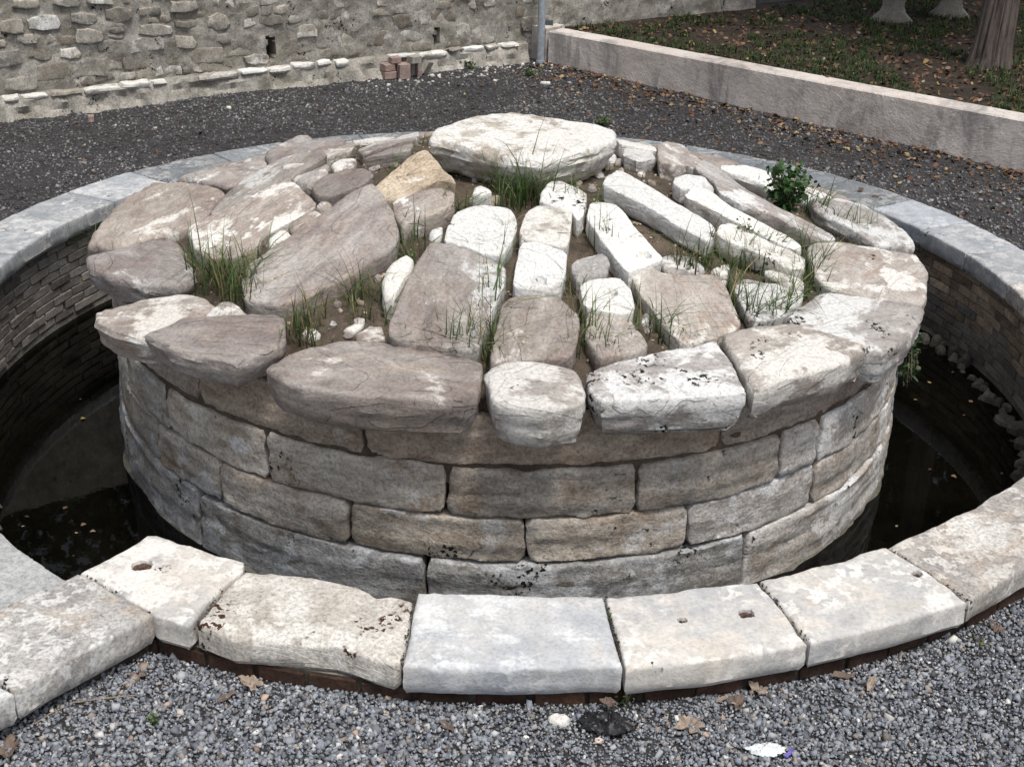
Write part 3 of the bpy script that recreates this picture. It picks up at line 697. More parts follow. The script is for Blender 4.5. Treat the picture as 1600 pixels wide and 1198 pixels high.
# ------------------------------------------------------------------ the tomb
tomb = empty('round_tomb', (0, -2.3, WATER))
tag(tomb, 'low round stone tomb with radiating slabs and a flat boulder on top', 'tomb')
def ROOF(x, y):                           # top of the roof slabs
    r = min(2.5, math.hypot(x, y)); t = max(0.0, (r-0.45)/2.0)
    zr = 0.405-0.052*max(-2.5, min(2.5, y))   # the rim sits lower at the back
    return 0.86-(0.86-zr)*t**1.2
def EARTH(x, y):
    r = math.hypot(x, y); return ROOF(x, y)-0.078-0.09*max(0, (r-1.95)/0.35) + 0.02*fbm(x*3, y*3, 0, 4)
# drum core
V = []; F = []
n = 96
for z, r in ((WATER-.4, 2.20), (0.06, 2.20)):
    V += [(r*math.cos(2*PI*k/n), r*math.sin(2*PI*k/n), z) for k in range(n)]
F = [(k, (k+1) % n, n+(k+1) % n, n+k) for k in range(n)]
drum = from_world('drum', V, F, 'dark_mortar', tomb)
# earth fill of the roof
V = [(0, 0, EARTH(0, 0))]; F = []; n = 110; rr = np.linspace(0.06, 2.3, 40)
for r in rr: V += [(r*math.cos(2*PI*k/n), r*math.sin(2*PI*k/n), EARTH(r*math.cos(2*PI*k/n), r*math.sin(2*PI*k/n)) if r < 2.28 else 0.0) for k in range(n)]
for k in range(n): F.append((0, 1+k, 1+(k+1) % n))
for i in range(len(rr)-1):
    for k in range(n): a = 1+i*n+k; b = 1+i*n+(k+1) % n; F.append((a, a+n, b+n, b))
earth = from_world('earth_fill', V, F, 'earth', tomb)
earth['label'] = 'sandy earth between the roof slabs'

def cylmap(R): return lambda u, v, h: (h*math.cos(u/R), h*math.sin(u/R), v)
CM = cylmap(RD)
def wall_block(d0, d1, z0, z1, mat, bulge=0.0, dh=0.0):
    u0, u1 = rad(d0)*RD, rad(d1)*RD; g = 0.006; s = random.uniform(0, 50)
    n = max(2, int((u1-u0)/0.12)); dz = lambda u, k: 0.010*noise.noise(Vector((u*3, k*10, 4.2)))+0.006*noise.noise(Vector((u*9, k*10, 1.2)))
    P = [(u0+g+(u1-u0-2*g)*k/n, z0+g+dz(u0+(u1-u0)*k/n, round(z0, 1))) for k in range(n+1)]+[(u1-g-(u1-u0-2*g)*k/n, z1-g+dz(u1-(u1-u0)*k/n, round(z1, 1))) for k in range(n+1)]
    cu, cv = (u0+u1)/2, (z0+z1)/2; hw, hh = (u1-u0)/2, (z1-z0)/2
    def S(u, v): return RD+dh+bulge*(1-((u-cu)/hw)**2*.4-((v-cv)/hh)**2)+0.012*noise.noise(Vector((s, u*1.2, v*13)))+0.007*noise.noise(Vector((s+7, u*2, v*34)))
    return stone('wall_block', mat, P, S, 0.16, drum, mapf=CM, re=0.009, step=0.02, amp=0.009, wob=0.015, smooth_n=1, side_rows=2, strata=0.003, edge_chip=0.017, rough_freq=7)
courses = [  # z0, z1, joints (degrees) as seen, then the unseen rest
    (0.085, 0.35, [-160, -145.7, -130.2, -106.1, -64.0, -30], 'top'),
    (-0.175, 0.085, [-152, -137.6, -119.1, -96.4, -74.8, -55.3, -48.2, -24], 'mid'),
    (-0.42, -0.175, [-160, -141, -126.9, -108.2, -87.4, -67.7, -47.8, -18], 'mid'),
    (-0.83, -0.42, [-165, -131.6, -98.8, -59.3, -25], 'low')]
for z0, z1, J, kd in courses:
    J = list(J); d = J[-1]; 
    while d < J[0]+360-24: d += random.uniform(17, 26); J.append(d)
    J[-1] = J[0]+360
    for k in range(len(J)-1):
        mid = (J[k]+J[k+1])/2
        m = {'top': 'drum_top', 'mid': 'drum_stone', 'low': 'drum_low'}[kd]
        if kd == 'mid' and -60 < mid < 30: m = 'drum_pale'
        if kd == 'low' and -70 < mid < 30: m = 'drum_pale' if mid > -45 else 'drum_low'
        back = not (-166 < mid < -26)
        if kd == 'top' and back: z1_ = 0.16
        else: z1_ = z1
        wall_block(J[k], J[k+1], z0, z1_, m, bulge=random.uniform(0.0, 0.006), dh=random.uniform(-.012, .008)+(0.01 if kd == 'low' else 0)+(-0.01 if kd == 'top' else 0))
# thin foot ledge at the water
V = []; F = []; n = 240
for k in range(n):
    t = 2*PI*k/n; c_, s_ = math.cos(t), math.sin(t); r = 2.345+.02*fbm(c_*6, s_*6, 2, 4); z = WATER+.012+.03*fbm(c_*8, s_*8, 7, 4)
    V += [(2.2*c_, 2.2*s_, z+.03), ((r-.03)*c_, (r-.03)*s_, z), (r*c_, r*s_, z-.03), (r*c_, r*s_, WATER-.2)]
for k in range(n):
    a = 4*k; b = 4*((k+1) % n); F += [(a+j, a+j+1, b+j+1, b+j) for j in range(3)]
from_world('foot_ledge', V, F, 'mossy', drum)

# capstone
def capstone():
    px = crop([(318, 165), (345, 132), (400, 106), (560, 62), (690, 48), (850, 64), (1000, 84), (1100, 106), (1128, 150), (1112, 200), (1040, 235), (900, 268), (800, 285), (700, 280), (560, 255), (400, 215)], 550, 160, .3674)
    zt = 0.99
    P = [tuple(at(x, y, zt if i < 8 else 0.93)[:2]) for i, (x, y) in enumerate(px)]
    c = np.mean(np.array(P), 0)
    S = lambda u, v: 1.005-0.035*max(0, (c[1]-v))-0.02*(u-c[0])
    o = stone('capstone', 'cap_stone', P, S, 0.22, tomb, re=0.03, step=0.024, amp=0.009, flake=0.007, wob=0.016, undercut=0.08, strata=0.009, side_rows=10, edge_chip=0.02, smooth_n=1)
    o['label'] = 'big flat pale boulder crowning the tomb'
capstone()

# rim slabs: inner outline read on the roof surface, outer lower edge on the underside level
ZR = 0.37
def star(P, c):                           # convex outline of the points
    P = sorted(P)
    def half(Q):
        H = []
        for p in Q:
            while len(H) > 1 and (H[-1][0]-H[-2][0])*(p[1]-H[-2][1])-(H[-1][1]-H[-2][1])*(p[0]-H[-2][0]) <= 0: H.pop()
            H.append(p)
        return H
    a, b = half(P), half(P[::-1]); return a[:-1]+b[:-1]
def rim(mat, top, bot, T=0.20, re=0.018, label=None, **k):
    P = [tuple(on(x, y, ROOF)[:2]) for x, y in top]+[tuple(at(x, y, ZR)[:2]) for x, y in bot]
    c = np.mean(np.array(P), 0)
    if bot:
        P = star(P, c); P = [(c[0]+(x-c[0])*.997, c[1]+(y-c[1])*.997) for x, y in P]
    c = np.mean(np.array(P), 0); tx, ty = random.uniform(-.02, .02), random.uniform(-.02, .02); dz = k.pop('dz', random.uniform(-.008, .012))
    S = lambda u, v: ROOF(u, v)+dz+tx*(u-c[0])+ty*(v-c[1])
    o = stone('rim_slab', mat, P, S, T, tomb, re=re, step=0.024, amp=k.pop('amp', 0.009), flake=k.pop('flake', 0.011), wob=0.014, undercut=0.045, strata=0.006, side_rows=8, edge_chip=0.016, smooth_n=1, **k)
    if label: o['label'] = label
c4 = lambda L: crop(L, 100, 180, .3505)
c5 = lambda L: crop(L, 550, 160, .3674)
c6 = lambda L: crop(L, 900, 200, .375)
c8 = lambda L: crop(L, 150, 500, .40625)
c9 = lambda L: crop(L, 650, 500, .5)
rim('slab_brown', c4([(735, 330), (650, 430), (610, 480), (520, 515), (400, 545), (300, 575), (200, 598)]), c4([(132, 640), (95, 628)])+[], 0.17, label=None) if False else None
rim('slab_mixed', c4([(128, 520), (290, 350), (400, 281), (490, 289), (600, 302), (735, 332), (650, 425), (612, 480), (520, 514), (400, 545), (300, 576), (200, 600)]), c4([(130, 640), (92, 622)]), 0.17)
rim('slab_mixed', c4([(500, 286), (560, 264), (880, 193), (908, 213), (872, 248), (740, 318), (610, 298)]), [], 0.15)
rim('slab_brown', c4([(890, 180), (930, 140), (1030, 100), (1100, 94), (1250, 106), (1250, 122), (1110, 150), (1000, 188), (920, 210)]), [], 0.13)
rim('slab_brown', c4([(125, 655), (200, 607), (300, 582), (420, 550), (500, 548), (525, 580), (560, 640), (598, 695), (500, 762)]), c4([(400, 800), (330, 815), (258, 835), (200, 805), (160, 772), (108, 742), (96, 695)]), 0.15)
rim('slab_pale', c4([(190, 870), (235, 828), (480, 770), (560, 766), (640, 790), (690, 828), (600, 885), (480, 925), (395, 965)]), c4([(340, 1020), (325, 1048), (250, 1040), (200, 1022), (148, 985), (142, 930)]), 0.17, dz=-0.03)
rim('slab_pale', c4([(700, 835), (745, 833), (840, 882), (760, 905), (640, 913), (615, 898)]), [], 0.12, re=0.03)
rim('slab_brown', c8([(212, 62), (330, 14), (470, 2), (560, 0), (620, 15), (690, 68), (735, 112)]), c8([(732, 150), (690, 205), (640, 245), (600, 280), (540, 292), (430, 265), (330, 236), (250, 196), (192, 160)]), 0.16, flake=0.014, dz=0.03)
rim('slab_brown', c8([(725, 195), (780, 142), (850, 102), (1000, 80), (1150, 92), (1300, 127), (1400, 167), (1468, 205)]), c8([(1484, 300), (1480, 405), (1400, 430), (1200, 420), (1000, 412), (800, 380), (700, 342), (650, 295)]), 0.20)
rim('slab_lichen', c9([(208, 172), (240, 142), (330, 129), (440, 141), (500, 160), (519, 192)]), c9([(527, 330), (520, 372), (400, 390), (300, 376), (235, 352), (214, 300)]), 0.22)
rim('slab_lichen', c9([(527, 157), (700, 121), (850, 76), (938, 57), (970, 92), (998, 150), (1036, 228)]), c9([(1012, 292), (900, 322), (700, 347), (580, 357), (537, 328)]), 0.20, re=0.018)
rim('slab_lichen', c9([(952, 52), (1000, 29), (1100, 12), (1200, 16), (1290, 50), (1400, 96)]), c9([(1402, 150), (1330, 212), (1200, 252), (1052, 306), (1024, 292)])+c9([(1042, 235)]), 0.19, re=0.018)
rim('slab_lichen', c6([(868, 790), (930, 732), (1000, 692), (1080, 686), (1200, 706), (1330, 736), (1432, 760)]), c6([(1450, 800), (1402, 905), (1340, 980), (1270, 1018), (1212, 990)])+c6([(1195, 925)]), 0.20, re=0.018) if False else None
rim('slab_lichen', c6([(1205, 915), (1130, 882), (1000, 842), (868, 795), (930, 732), (1000, 690), (1080, 686), (1200, 706), (1330, 736), (1440, 756)]), c6([(1452, 810), (1402, 908), (1340, 985), (1272, 1020), (1214, 992)]), 0.20, re=0.018)
rim('slab_pale', c6([(962, 482), (1000, 466), (1100, 471), (1250, 491), (1420, 507), (1462, 560)]), c6([(1472, 650), (1474, 715), (1455, 770)])+[], 0.18) if False else None
rim('slab_pale', c6([(1078, 680), (1000, 622), (968, 560), (962, 482), (1000, 466), (1100, 471), (1250, 491), (1420, 507), (1458, 555), (1470, 620), (1462, 700), (1440, 752), (1330, 733), (1200, 702)]), [], 0.19)
rim('slab_pale', c6([(962, 302), (1030, 291), (1100, 291), (1200, 316), (1300, 371), (1380, 440), (1424, 500), (1250, 489), (1210, 465), (1100, 402), (1000, 345)]), [], 0.17)
rim('white_stone', c6([(588, 166), (720, 155), (810, 188), (950, 237), (1090, 285), (960, 298), (880, 262), (800, 248), (700, 205)]), [], 0.13)
rim('slab_brown', c6([(470, 112), (520, 103), (620, 122), (700, 145), (580, 158), (500, 140)]), [], 0.12)

# rim slabs on the far side, mostly hidden by the roof
d = 22.0
while d < 148:
    w = random.uniform(13, 19); a0, a1 = rad(d+.4), rad(d+w-.4); r0 = random.uniform(1.55, 1.8)
    P = [(r_*math.cos(t), r_*math.sin(t)) for r_, t in ((2.46, a0), (2.50, (a0*2+a1)/3), (2.50, (a0+a1*2)/3), (2.46, a1), (2.1, a1), (r0, a1-.02), (r0, a0+.02), (2.1, a0))]
    dz = random.uniform(-.045, -.02)
    stone('rim_slab', random.choice(('slab_brown', 'slab_mixed', 'slab_pale')), P, (lambda u, v, dz=dz: ROOF(u, v)+dz), 0.18, tomb, re=0.03, step=0.03, amp=0.014, flake=0.008, wob=0.02, undercut=0.04, strata=0.014, side_rows=4, edge_chip=0.03)
    d += w
# roof slabs and stones
def slab(mat, px, T=0.19, lift=0.0, re=0.03, name='roof_slab', amp=0.006, flake=0.006, tilt=None, dents_px=(), label=None, wob=0.009, **k):
    re = re*(0.28 if name == 'roof_slab' else 0.6)
    if mat == 'white_stone' and name == 'roof_slab':
        amp, flake, wob = 0.006, 0.002, 0.005; k.setdefault('smooth_n', 1); tilt = tilt or (random.uniform(-.02, .02), random.uniform(-.02, .02))
    S0 = (lambda x, y: ROOF(x, y)+lift) if not (name == 'cobble' and lift < -.01) else (lambda x, y: EARTH(x, y)+.028)
    P = [tuple(on(x, y, S0)[:2]) for x, y in px]
    c = np.mean(np.array(P), 0); sz_ = float(np.ptp(np.array(P), axis=0).mean()); kk = 1-0.007/max(.05, sz_); P = [(c[0]+(x-c[0])*kk, c[1]+(y-c[1])*kk) for x, y in P]; tx, ty = tilt or (random.uniform(-.05, .05), random.uniform(-.05, .05))
    g = ROOF(c[0], c[1]); e = 0.02
    gx, gy = (ROOF(c[0]+e, c[1])-g)/e, (ROOF(c[0], c[1]+e)-g)/e
    g = S0(c[0], c[1])
    S = lambda u, v: g+(gx+tx)*(u-c[0])+(gy+ty)*(v-c[1])
    dents = []
    for (x, y, ru, rv, ang, dep) in dents_px:
        q = on(x, y, S0); dents.append((q.x, q.y, ru, rv, ang, dep))
    o = stone(name, mat, P, S, T, earth, re=re, step=k.pop('step', 0.022), amp=amp, flake=flake, wob=wob, undercut=0.015, strata=0.005, side_rows=4, dents=dents, edge_chip=0.012, **k)
    if label: o['label'] = label
    return o
slab('slab_mixed', c4([(645, 445), (662, 400), (720, 342), (830, 270), (1000, 203), (1150, 182), (1182, 200), (1035, 268), (1018, 288), (870, 342), (760, 408), (668, 448)]), 0.16)
slab('slab_mixed', c4([(542, 520), (620, 472), (760, 412), (870, 347), (1000, 290), (1050, 320), (1128, 375), (1118, 410), (990, 480), (900, 530), (870, 580), (760, 638), (640, 640), (580, 600)]), 0.16)
slab('slab_mixed', c4([(988, 482), (1060, 437), (1130, 411), (1152, 435), (1090, 482), (1010, 512)]), 0.12, 0.03, 0.045, 'cobble', flake=0)
slab('slab_mixed', c4([(1120, 397), (1150, 370), (1200, 385), (1206, 420), (1170, 440), (1135, 425)]), 0.12, 0.02, 0.05, 'cobble', flake=0)
slab('white_stone', c4([(905, 545), (960, 502), (1000, 500), (1020, 520), (960, 560), (915, 580)]), 0.12, 0.02, 0.04, 'cobble', flake=0)
slab('slab_brown', c4([(782, 720), (820, 662), (940, 582), (1100, 492), (1240, 412), (1370, 348), (1420, 382), (1470, 452), (1498, 530), (1488, 588), (1400, 640), (1250, 708), (1080, 778), (960, 808), (830, 800), (792, 778)]), 0.17, 0.03, 0.03, tilt=(0.02, 0.10), flake=0.008, label='long purplish brown slab beside the grass tuft')
slab('slab_pale', c4([(1030, 282), (1080, 250), (1180, 225), (1182, 258), (1090, 310), (1042, 302)]), 0.12, 0.02, 0.04, 'cobble', flake=0)
slab('slab_pale', c4([(1182, 217), (1240, 190), (1305, 188), (1292, 215), (1205, 246)]), 0.12, 0.01, 0.04, 'cobble', flake=0)
slab('slab_brown', c4([(1097, 320), (1150, 272), (1270, 236), (1350, 231), (1388, 260), (1340, 308), (1200, 360), (1120, 360)]), 0.14, 0.01)
c2 = lambda L: crop(L, 450, 0, .3131)
slab('slab_mixed', c2([(0, 788), (170, 737), (310, 706), (345, 726), (200, 778), (30, 850), (-40, 850)]), 0.13, 0.01)
slab('slab_mixed', c2([(345, 752), (450, 708), (600, 672), (660, 662), (650, 688), (580, 708), (480, 740), (370, 790)]), 0.13, -0.025, tilt=(0, -.02))
slab('slab_brown', c2([(365, 800), (500, 744), (625, 712), (612, 748), (450, 778)]), 0.12, 0.0)
slab('slab_pale', c2([(0, 880), (110, 850), (200, 818), (215, 835), (100, 890), (40, 915)]), 0.12, 0.0, name='cobble')
slab('white_stone', c4([(1412, 740), (1430, 682), (1480, 622), (1530, 600), (1562, 620), (1552, 670), (1505, 750), (1470, 808), (1420, 800)]), 0.16, 0.05, 0.06, 'cobble', flake=0)
slab('white_stone', c4([(1092, 800), (1130, 776), (1182, 800), (1122, 826)]), 0.05, -0.075, 0.03, 'cobble', flake=0)
slab('slab_pale', c4([(1235, 960), (1330, 890), (1342, 920), (1290, 972)]), 0.06, -0.07, 0.03, 'cobble', flake=0)
slab('slab_mixed', c4([(1290, 972), (1350, 932), (1420, 920), (1440, 980), (1400, 1000), (1300, 1002)]), 0.1, -0.06, 0.03, 'cobble')
slab('slab_pale', c4([(1060, 940), (1130, 930), (1150, 970), (1100, 1000), (1050, 985)]), 0.1, -0.08, 0.03, 'cobble')
slab('tan_stone', c5([(78, 365), (180, 302), (240, 262), (320, 240), (370, 272), (420, 306), (448, 335), (380, 322), (300, 345), (220, 388), (130, 390)]), 0.14, 0.03, 0.03, tilt=(0.0, 0.2), label='sandy orange angular stone below the boulder')
slab('slab_mixed', c5([(170, 422), (270, 387), (370, 371), (438, 386), (433, 440), (380, 462), (260, 490), (212, 518), (176, 470)]), 0.16, 0.04, 0.04, tilt=(0, .12))
slab('white_stone', c5([(506, 390), (516, 352), (550, 346), (596, 370), (600, 388), (560, 396)]), 0.12, 0.03, 0.03, 'cobble', flake=0)
slab('tan_stone', c5([(500, 404), (560, 396), (640, 402), (640, 430), (560, 440), (500, 425)]), 0.1, -0.03, 0.02, 'cobble', flake=0)
slab('white_stone', c5([(325, 560), (335, 515), (370, 500), (392, 530), (378, 570), (350, 590)]), 0.12, -0.02, 0.04, 'cobble', flake=0)
slab('white_stone', c5([(432, 470), (490, 442), (560, 431), (680, 451), (700, 480), (705, 530), (688, 580), (638, 648), (560, 638), (450, 602), (388, 590), (402, 530)]), 0.16, 0.02, 0.035)
slab('slab_mixed', c5([(332, 602), (362, 596), (450, 611), (560, 646), (664, 690), (650, 760), (620, 850), (580, 960), (540, 1050), (350, 1040), (200, 1026), (152, 1000), (165, 920), (200, 840), (250, 720)]), 0.17, 0.02, 0.028, label='big tapering slab with a large white patch')
slab('white_stone', c5([(720, 510), (740, 462), (790, 430), (870, 446), (940, 460), (938, 520), (918, 622), (870, 612), (720, 580), (712, 550)]), 0.17, 0.03, 0.03)
slab('white_stone', c5([(712, 592), (800, 592), (918, 632), (913, 700), (888, 815), (800, 800), (692, 788), (682, 768)]), 0.17, 0.025, 0.028, dents_px=[(841, 438, 0.035, 0.028, 0, 0.035)], label='white block with a small square notch near its lower edge')
slab('white_stone', c5([(800, 380), (840, 332), (900, 336), (998, 380), (1000, 420), (984, 480), (960, 503), (930, 462), (880, 446), (792, 420)]), 0.17, 0.03, 0.03)
slab('slab_brown', c5([(632, 860), (680, 812), (780, 811), (880, 821), (920, 860), (968, 910), (968, 1000), (938, 1088), (800, 1094), (592, 1104), (582, 1060), (610, 960)]), 0.16, 0.0, 0.04)
slab('slab_pale', c5([(927, 690), (960, 662), (1060, 641), (1098, 660), (1100, 728), (1000, 744), (960, 764), (932, 722)]), 0.14, 0.02, 0.035)
slab('white_stone', c5([(967, 772), (1010, 746), (1140, 741), (1188, 790), (1208, 860), (1198, 894), (1100, 890), (982, 870)]), 0.16, 0.02, 0.03, dents_px=[(954, 457, 0.03, 0.03, 0, 0.03)], label='small white block with a square socket')
slab('slab_brown', c5([(1000, 892), (1180, 896), (1218, 960), (1268, 1040), (1150, 1074), (1042, 1084), (992, 1010), (990, 930)]), 0.13, -0.02, 0.035)
slab('white_stone', c5([(992, 480), (1010, 417), (1070, 411), (1120, 426), (1160, 462), (1210, 532), (1290, 622), (1328, 668), (1240, 702), (1182, 728), (1150, 708), (1060, 590)]), 0.16, 0.03, 0.026, dents_px=[(1006, 400, 0.035, 0.03, 0.4, 0.03)])
slab('white_stone', c6([(106, 240), (122, 207), (170, 184), (230, 206), (400, 302), (560, 392), (588, 420), (560, 468), (440, 404), (300, 328), (180, 270)]), 0.12, 0.05, 0.022, tilt=(0, 0.05), label='long white squared beam lying down the roof')
slab('white_stone', c6([(576, 440), (592, 402), (640, 396), (740, 441), (900, 511), (963, 546), (953, 588), (900, 584), (760, 520), (640, 480)]), 0.13, 0.04, 0.022)
slab('white_stone', c6([(447, 285), (472, 257), (540, 251), (640, 321), (780, 391), (900, 456), (943, 490), (930, 508), (850, 478), (700, 408), (560, 338)]), 0.13, 0.035, 0.024)
slab('white_stone', c6([(402, 225), (412, 201), (460, 191), (540, 206), (578, 250), (568, 278), (510, 252), (440, 250)]), 0.12, 0.03, 0.025)
slab('slab_pale', c6([(487, 175), (522, 151), (570, 166), (700, 251), (850, 331), (1000, 391), (1088, 445), (1050, 458), (960, 430), (820, 360), (680, 318), (592, 270), (572, 230)]), 0.15, 0.03, 0.03)
slab('slab_pale', c6([(340, 82), (370, 71), (440, 86), (495, 121), (588, 160), (560, 166), (490, 170), (460, 150), (400, 150), (342, 130)]), 0.15, 0.03, 0.04)
slab('slab_pale', c6([(232, 620), (242, 582), (290, 576), (350, 601), (420, 611), (520, 611), (600, 621), (640, 682), (698, 828), (560, 870), (440, 888), (400, 850), (320, 760), (262, 682)]), 0.15, 0.0, 0.03)
slab('slab_pale', c6([(642, 652), (700, 622), (790, 641), (880, 651), (956, 682), (940, 720), (880, 780), (800, 810), (722, 812), (682, 740)]), 0.13, -0.03, 0.03)
slab('slab_pale', c6([(347, 547), (400, 526), (490, 541), (548, 580), (500, 604), (400, 604), (362, 582)]), 0.12, -0.02, 0.03, 'cobble')
slab('white_stone', c6([(552, 592), (638, 553), (648, 608), (610, 616)]), 0.1, -0.02, 0.02, 'cobble')
slab('white_stone', c6([(772, 582), (850, 577), (958, 640), (948, 660), (870, 650)]), 0.1, -0.01, 0.02, 'cobble')
slab('slab_pale', c6([(265, 772), (290, 757), (332, 790), (320, 832), (282, 842)]), 0.12, -0.02, 0.045, 'cobble', flake=0)
slab('white_stone', c6([(165, 48), (230, 55), (335, 78), (338, 98), (250, 78), (180, 66)]), 0.12, 0.02, 0.03)
slab('slab_pale', c6([(195, 80), (320, 100), (335, 130), (262, 140), (192, 112)]), 0.12, 0.0, 0.03)
for (x, y, r) in [(955, 245, 9), (968, 250, 7), (951, 257, 8), (985, 252, 9), (972, 262, 6), (1003, 268, 6), (1016, 281, 5), (938, 268, 9), (925, 290, 7), (890, 275, 9), (905, 283, 6), (585, 258, 10), (617, 254, 8), (640, 262, 6), (655, 270, 5), (600, 250, 6), (690, 300, 7), (742, 275, 6), (500, 462, 8), (528, 470, 7), (560, 500, 9), (580, 510, 7), (590, 430, 8), (520, 500, 6), (545, 520, 8), (1075, 420, 6), (940, 470, 7), (1008, 498, 8), (1095, 400, 6), (1130, 440, 7)]:
    n = random.randint(5, 7); s = random.uniform(0, 6)
    slab(random.choice(('white_stone', 'slab_pale', 'slab_brown', 'slab_mixed', 'slab_pale')), [(x+r*1.25*random.uniform(.7, 1.1)*math.cos(2*PI*k/n+s), y+r*.72*random.uniform(.7, 1.1)*math.sin(2*PI*k/n+s)) for k in range(n)], 0.05, random.uniform(-.092, -.072), 0.02, 'cobble', flake=0, step=0.012, wob=0.006, amp=0.006)
# loose crumbs of stone in the earth
n = 2600; a = rng.uniform(0, 2*PI, n); r = 2.25*np.sqrt(rng.uniform(0.02, 1, n)); X = r*np.cos(a); Y = r*np.sin(a)
Z = np.array([EARTH(x, y) for x, y in zip(X, Y)])
tn = np.array([0.34, 0.28, 0.22])[None]*rng.uniform(.5, 1.7, (n, 1))
o = chips('stone_crumbs', np.stack([X, Y, Z+.002], 1), rng.lognormal(math.log(.007), .5, n), np.clip(tn, 0, .75), parent=None)
o.parent = earth; o.matrix_parent_inverse = Matrix.Translation(-(earth.location+tomb.location)); o['kind'] = 'stuff'

# ------------------------------------------------------------------ rubble wall behind
rubble = empty('rubble_wall', (*wall_pt((SEG[1]+SEG[3])/2)[0], GZ))
tag(rubble, 'old rubble stone wall with crumbling mortar behind the tomb', 'wall')
def WM(off=0.0):
    def f(u, v, h):
        p, nn = wall_pt(u); return (p.x+nn.x*(h+off), p.y+nn.y*(h+off), v)
    return f
def wall_uv(px, py, off=0.0):             # pixel -> (arc position, height) on the wall face
    d = ray(px, py); best = None
    acc = 0
    for i in range(len(WP)-1):
        a, b = Vector(WP[i]), Vector(WP[i+1]); t = (b-a).normalized(); nn = Vector((t.y, -t.x))
        den = d.x*nn.x+d.y*nn.y
        k = ((a.x+nn.x*off-EYE.x)*nn.x+(a.y+nn.y*off-EYE.y)*nn.y)/den
        q = EYE+d*k; s = (Vector((q.x, q.y))-a).dot(t)
        if -1e-6 <= s <= (b-a).length: best = (SEG[i]+s, q.z)
    return best
holes = []
for (x, y, w, h) in ((424, 78, 0.032, 0.11), (682, 58, 0.03, 0.10)):
    u, v = wall_uv(x, y); holes.append((u, v, w, h))
def wall_face():
    u0, u1 = SEG[1]-1.2, SEG[5]; du = 0.022; us = np.arange(u0, u1, du); vs_ = np.concatenate([np.arange(GZ-0.1, 1.35, 0.022), np.arange(1.4, 2.9, 0.1)])
    f = WM(); V = []; F = []
    for v in vs_:
        for u in us:
            h = 0.022*fbm(u*4, v*5, 1, 5)+0.02*fbm(u*1.2, v*1.2, 8, 3)
            for (hu, hv, hw, hh) in holes:
                if abs(u-hu) < hw*(1+.7*noise.noise(Vector((v*16, hu, 0)))) and abs(v-hv) < hh*(1+.25*noise.noise(Vector((u*30, hu, 3)))): h = -0.28
            V.append(f(u, v, h))
    n = len(us)
    for j in range(len(vs_)-1):
        for i in range(n-1): a = j*n+i; F.append((a, a+1, a+n+1, a+n))
    # back and top so that it is a body
    b = len(V)
    for i in range(n):
        V.append(f(us[i], vs_[-1], -0.5)); V.append(f(us[i], GZ-.1, -0.5))
    tp = (len(vs_)-1)*n
    for i in range(n-1): F.append((tp+i, tp+i+1, b+2*(i+1), b+2*i)); F.append((b+2*i, b+2*i+2, b+2*i+3, b+2*i+1))
    return from_world('mortar_face', V, F, 'mortar_wall', rubble)
face = wall_face()
placed = []
def wstone(P, mat, proud, re=0.006, **k):
    c = np.mean(np.array(P), 0)
    base = 0.022*fbm(c[0]*4, c[1]*5, 1, 2)+0.02*fbm(c[0]*1.2, c[1]*1.2, 8, 3)
    tx, ty = random.uniform(-.06, .06), random.uniform(-.08, .04)
    S = lambda u, v: base+proud+tx*(u-c[0])+ty*(v-c[1])
    stone('wall_stone', mat, P, S, 0.12, face, mapf=WM(), re=re, step=0.024, amp=0.012, flake=0.006, wob=0.014, smooth_n=0, side_rows=2, edge_chip=0.014)
    placed.append((c[0], c[1], (max(p[0] for p in P)-min(p[0] for p in P))/2, (max(p[1] for p in P)-min(p[1] for p in P))/2))
def rect_px(x0, y0, x1, y1, mat, proud, jit=0.2):
    x0, y0, x1, y1 = (q*.3131 for q in (x0, y0, x1, y1)); w, h = x1-x0, y1-y0
    px = [(x0+w*random.uniform(0, .12), y0+h*random.uniform(.0, .3)), (x0+w*.45, y0+h*random.uniform(-.05, .12)), (x1-w*random.uniform(0, .2), y0+h*random.uniform(0, .25)), (x1, y0+h*.6), (x1-w*random.uniform(0, .15), y1-h*random.uniform(0, .15)), (x0+w*.5, y1+h*.03), (x0+w*random.uniform(0, .15), y1-h*random.uniform(0, .25))]
    P = [wall_uv(x, y) for x, y in px]
    if None in P: return
    wstone(P, mat, proud)
for r in [(120, 75, 300, 150), (505, 30, 660, 110), (345, 65, 485, 118), (0, 85, 115, 160), (835, 0, 985, 60), (370, 142, 515, 212), (50, -5, 200, 42), (255, -5, 390, 30), (420, -10, 560, 20), (690, 120, 865, 182)]: rect_px(*r, 'rubble_pale', 0.028)
for r in [(485, 200, 665, 255), (1030, 60, 1145, 150), (1280, 65, 1415, 125), (1205, 270, 1340, 320), (735, 28, 800, 76), (140, 210, 260, 300), (10, 380, 190, 450), (80, 165, 180, 215), (870, 175, 980, 240), (1075, 160, 1150, 215), (290, 235, 400, 290)]: rect_px(*r, 'rubble_pale', 0.014)
for r in [(735, 85, 790, 115), (795, 80, 850, 110), (530, 135, 625, 165), (530, 170, 620, 192), (870, 60, 1025, 95), (865, 100, 1000, 145), (690, 40, 735, 80)]: rect_px(*r, 'rubble_grey', 0.012)
def clear(u, v, w, h): return all(abs(u-a) > (w+c)*.92 or abs(v-b) > (h+d)*.92 for a, b, c, d in placed) and all(abs(u-a) > w+c+.03 or abs(v-b) > h+d+.03 for a, b, c, d in holes)
hand = list(placed); v = 0.0; nst = 0
def clear(u, v, w, h): return all(abs(u-a) > (w+c)*.85 or abs(v-b) > (h+d)*.85 for a, b, c, d in hand) and all(abs(u-a) > w+c+.03 or abs(v-b) > h+d+.03 for a, b, c, d in holes)
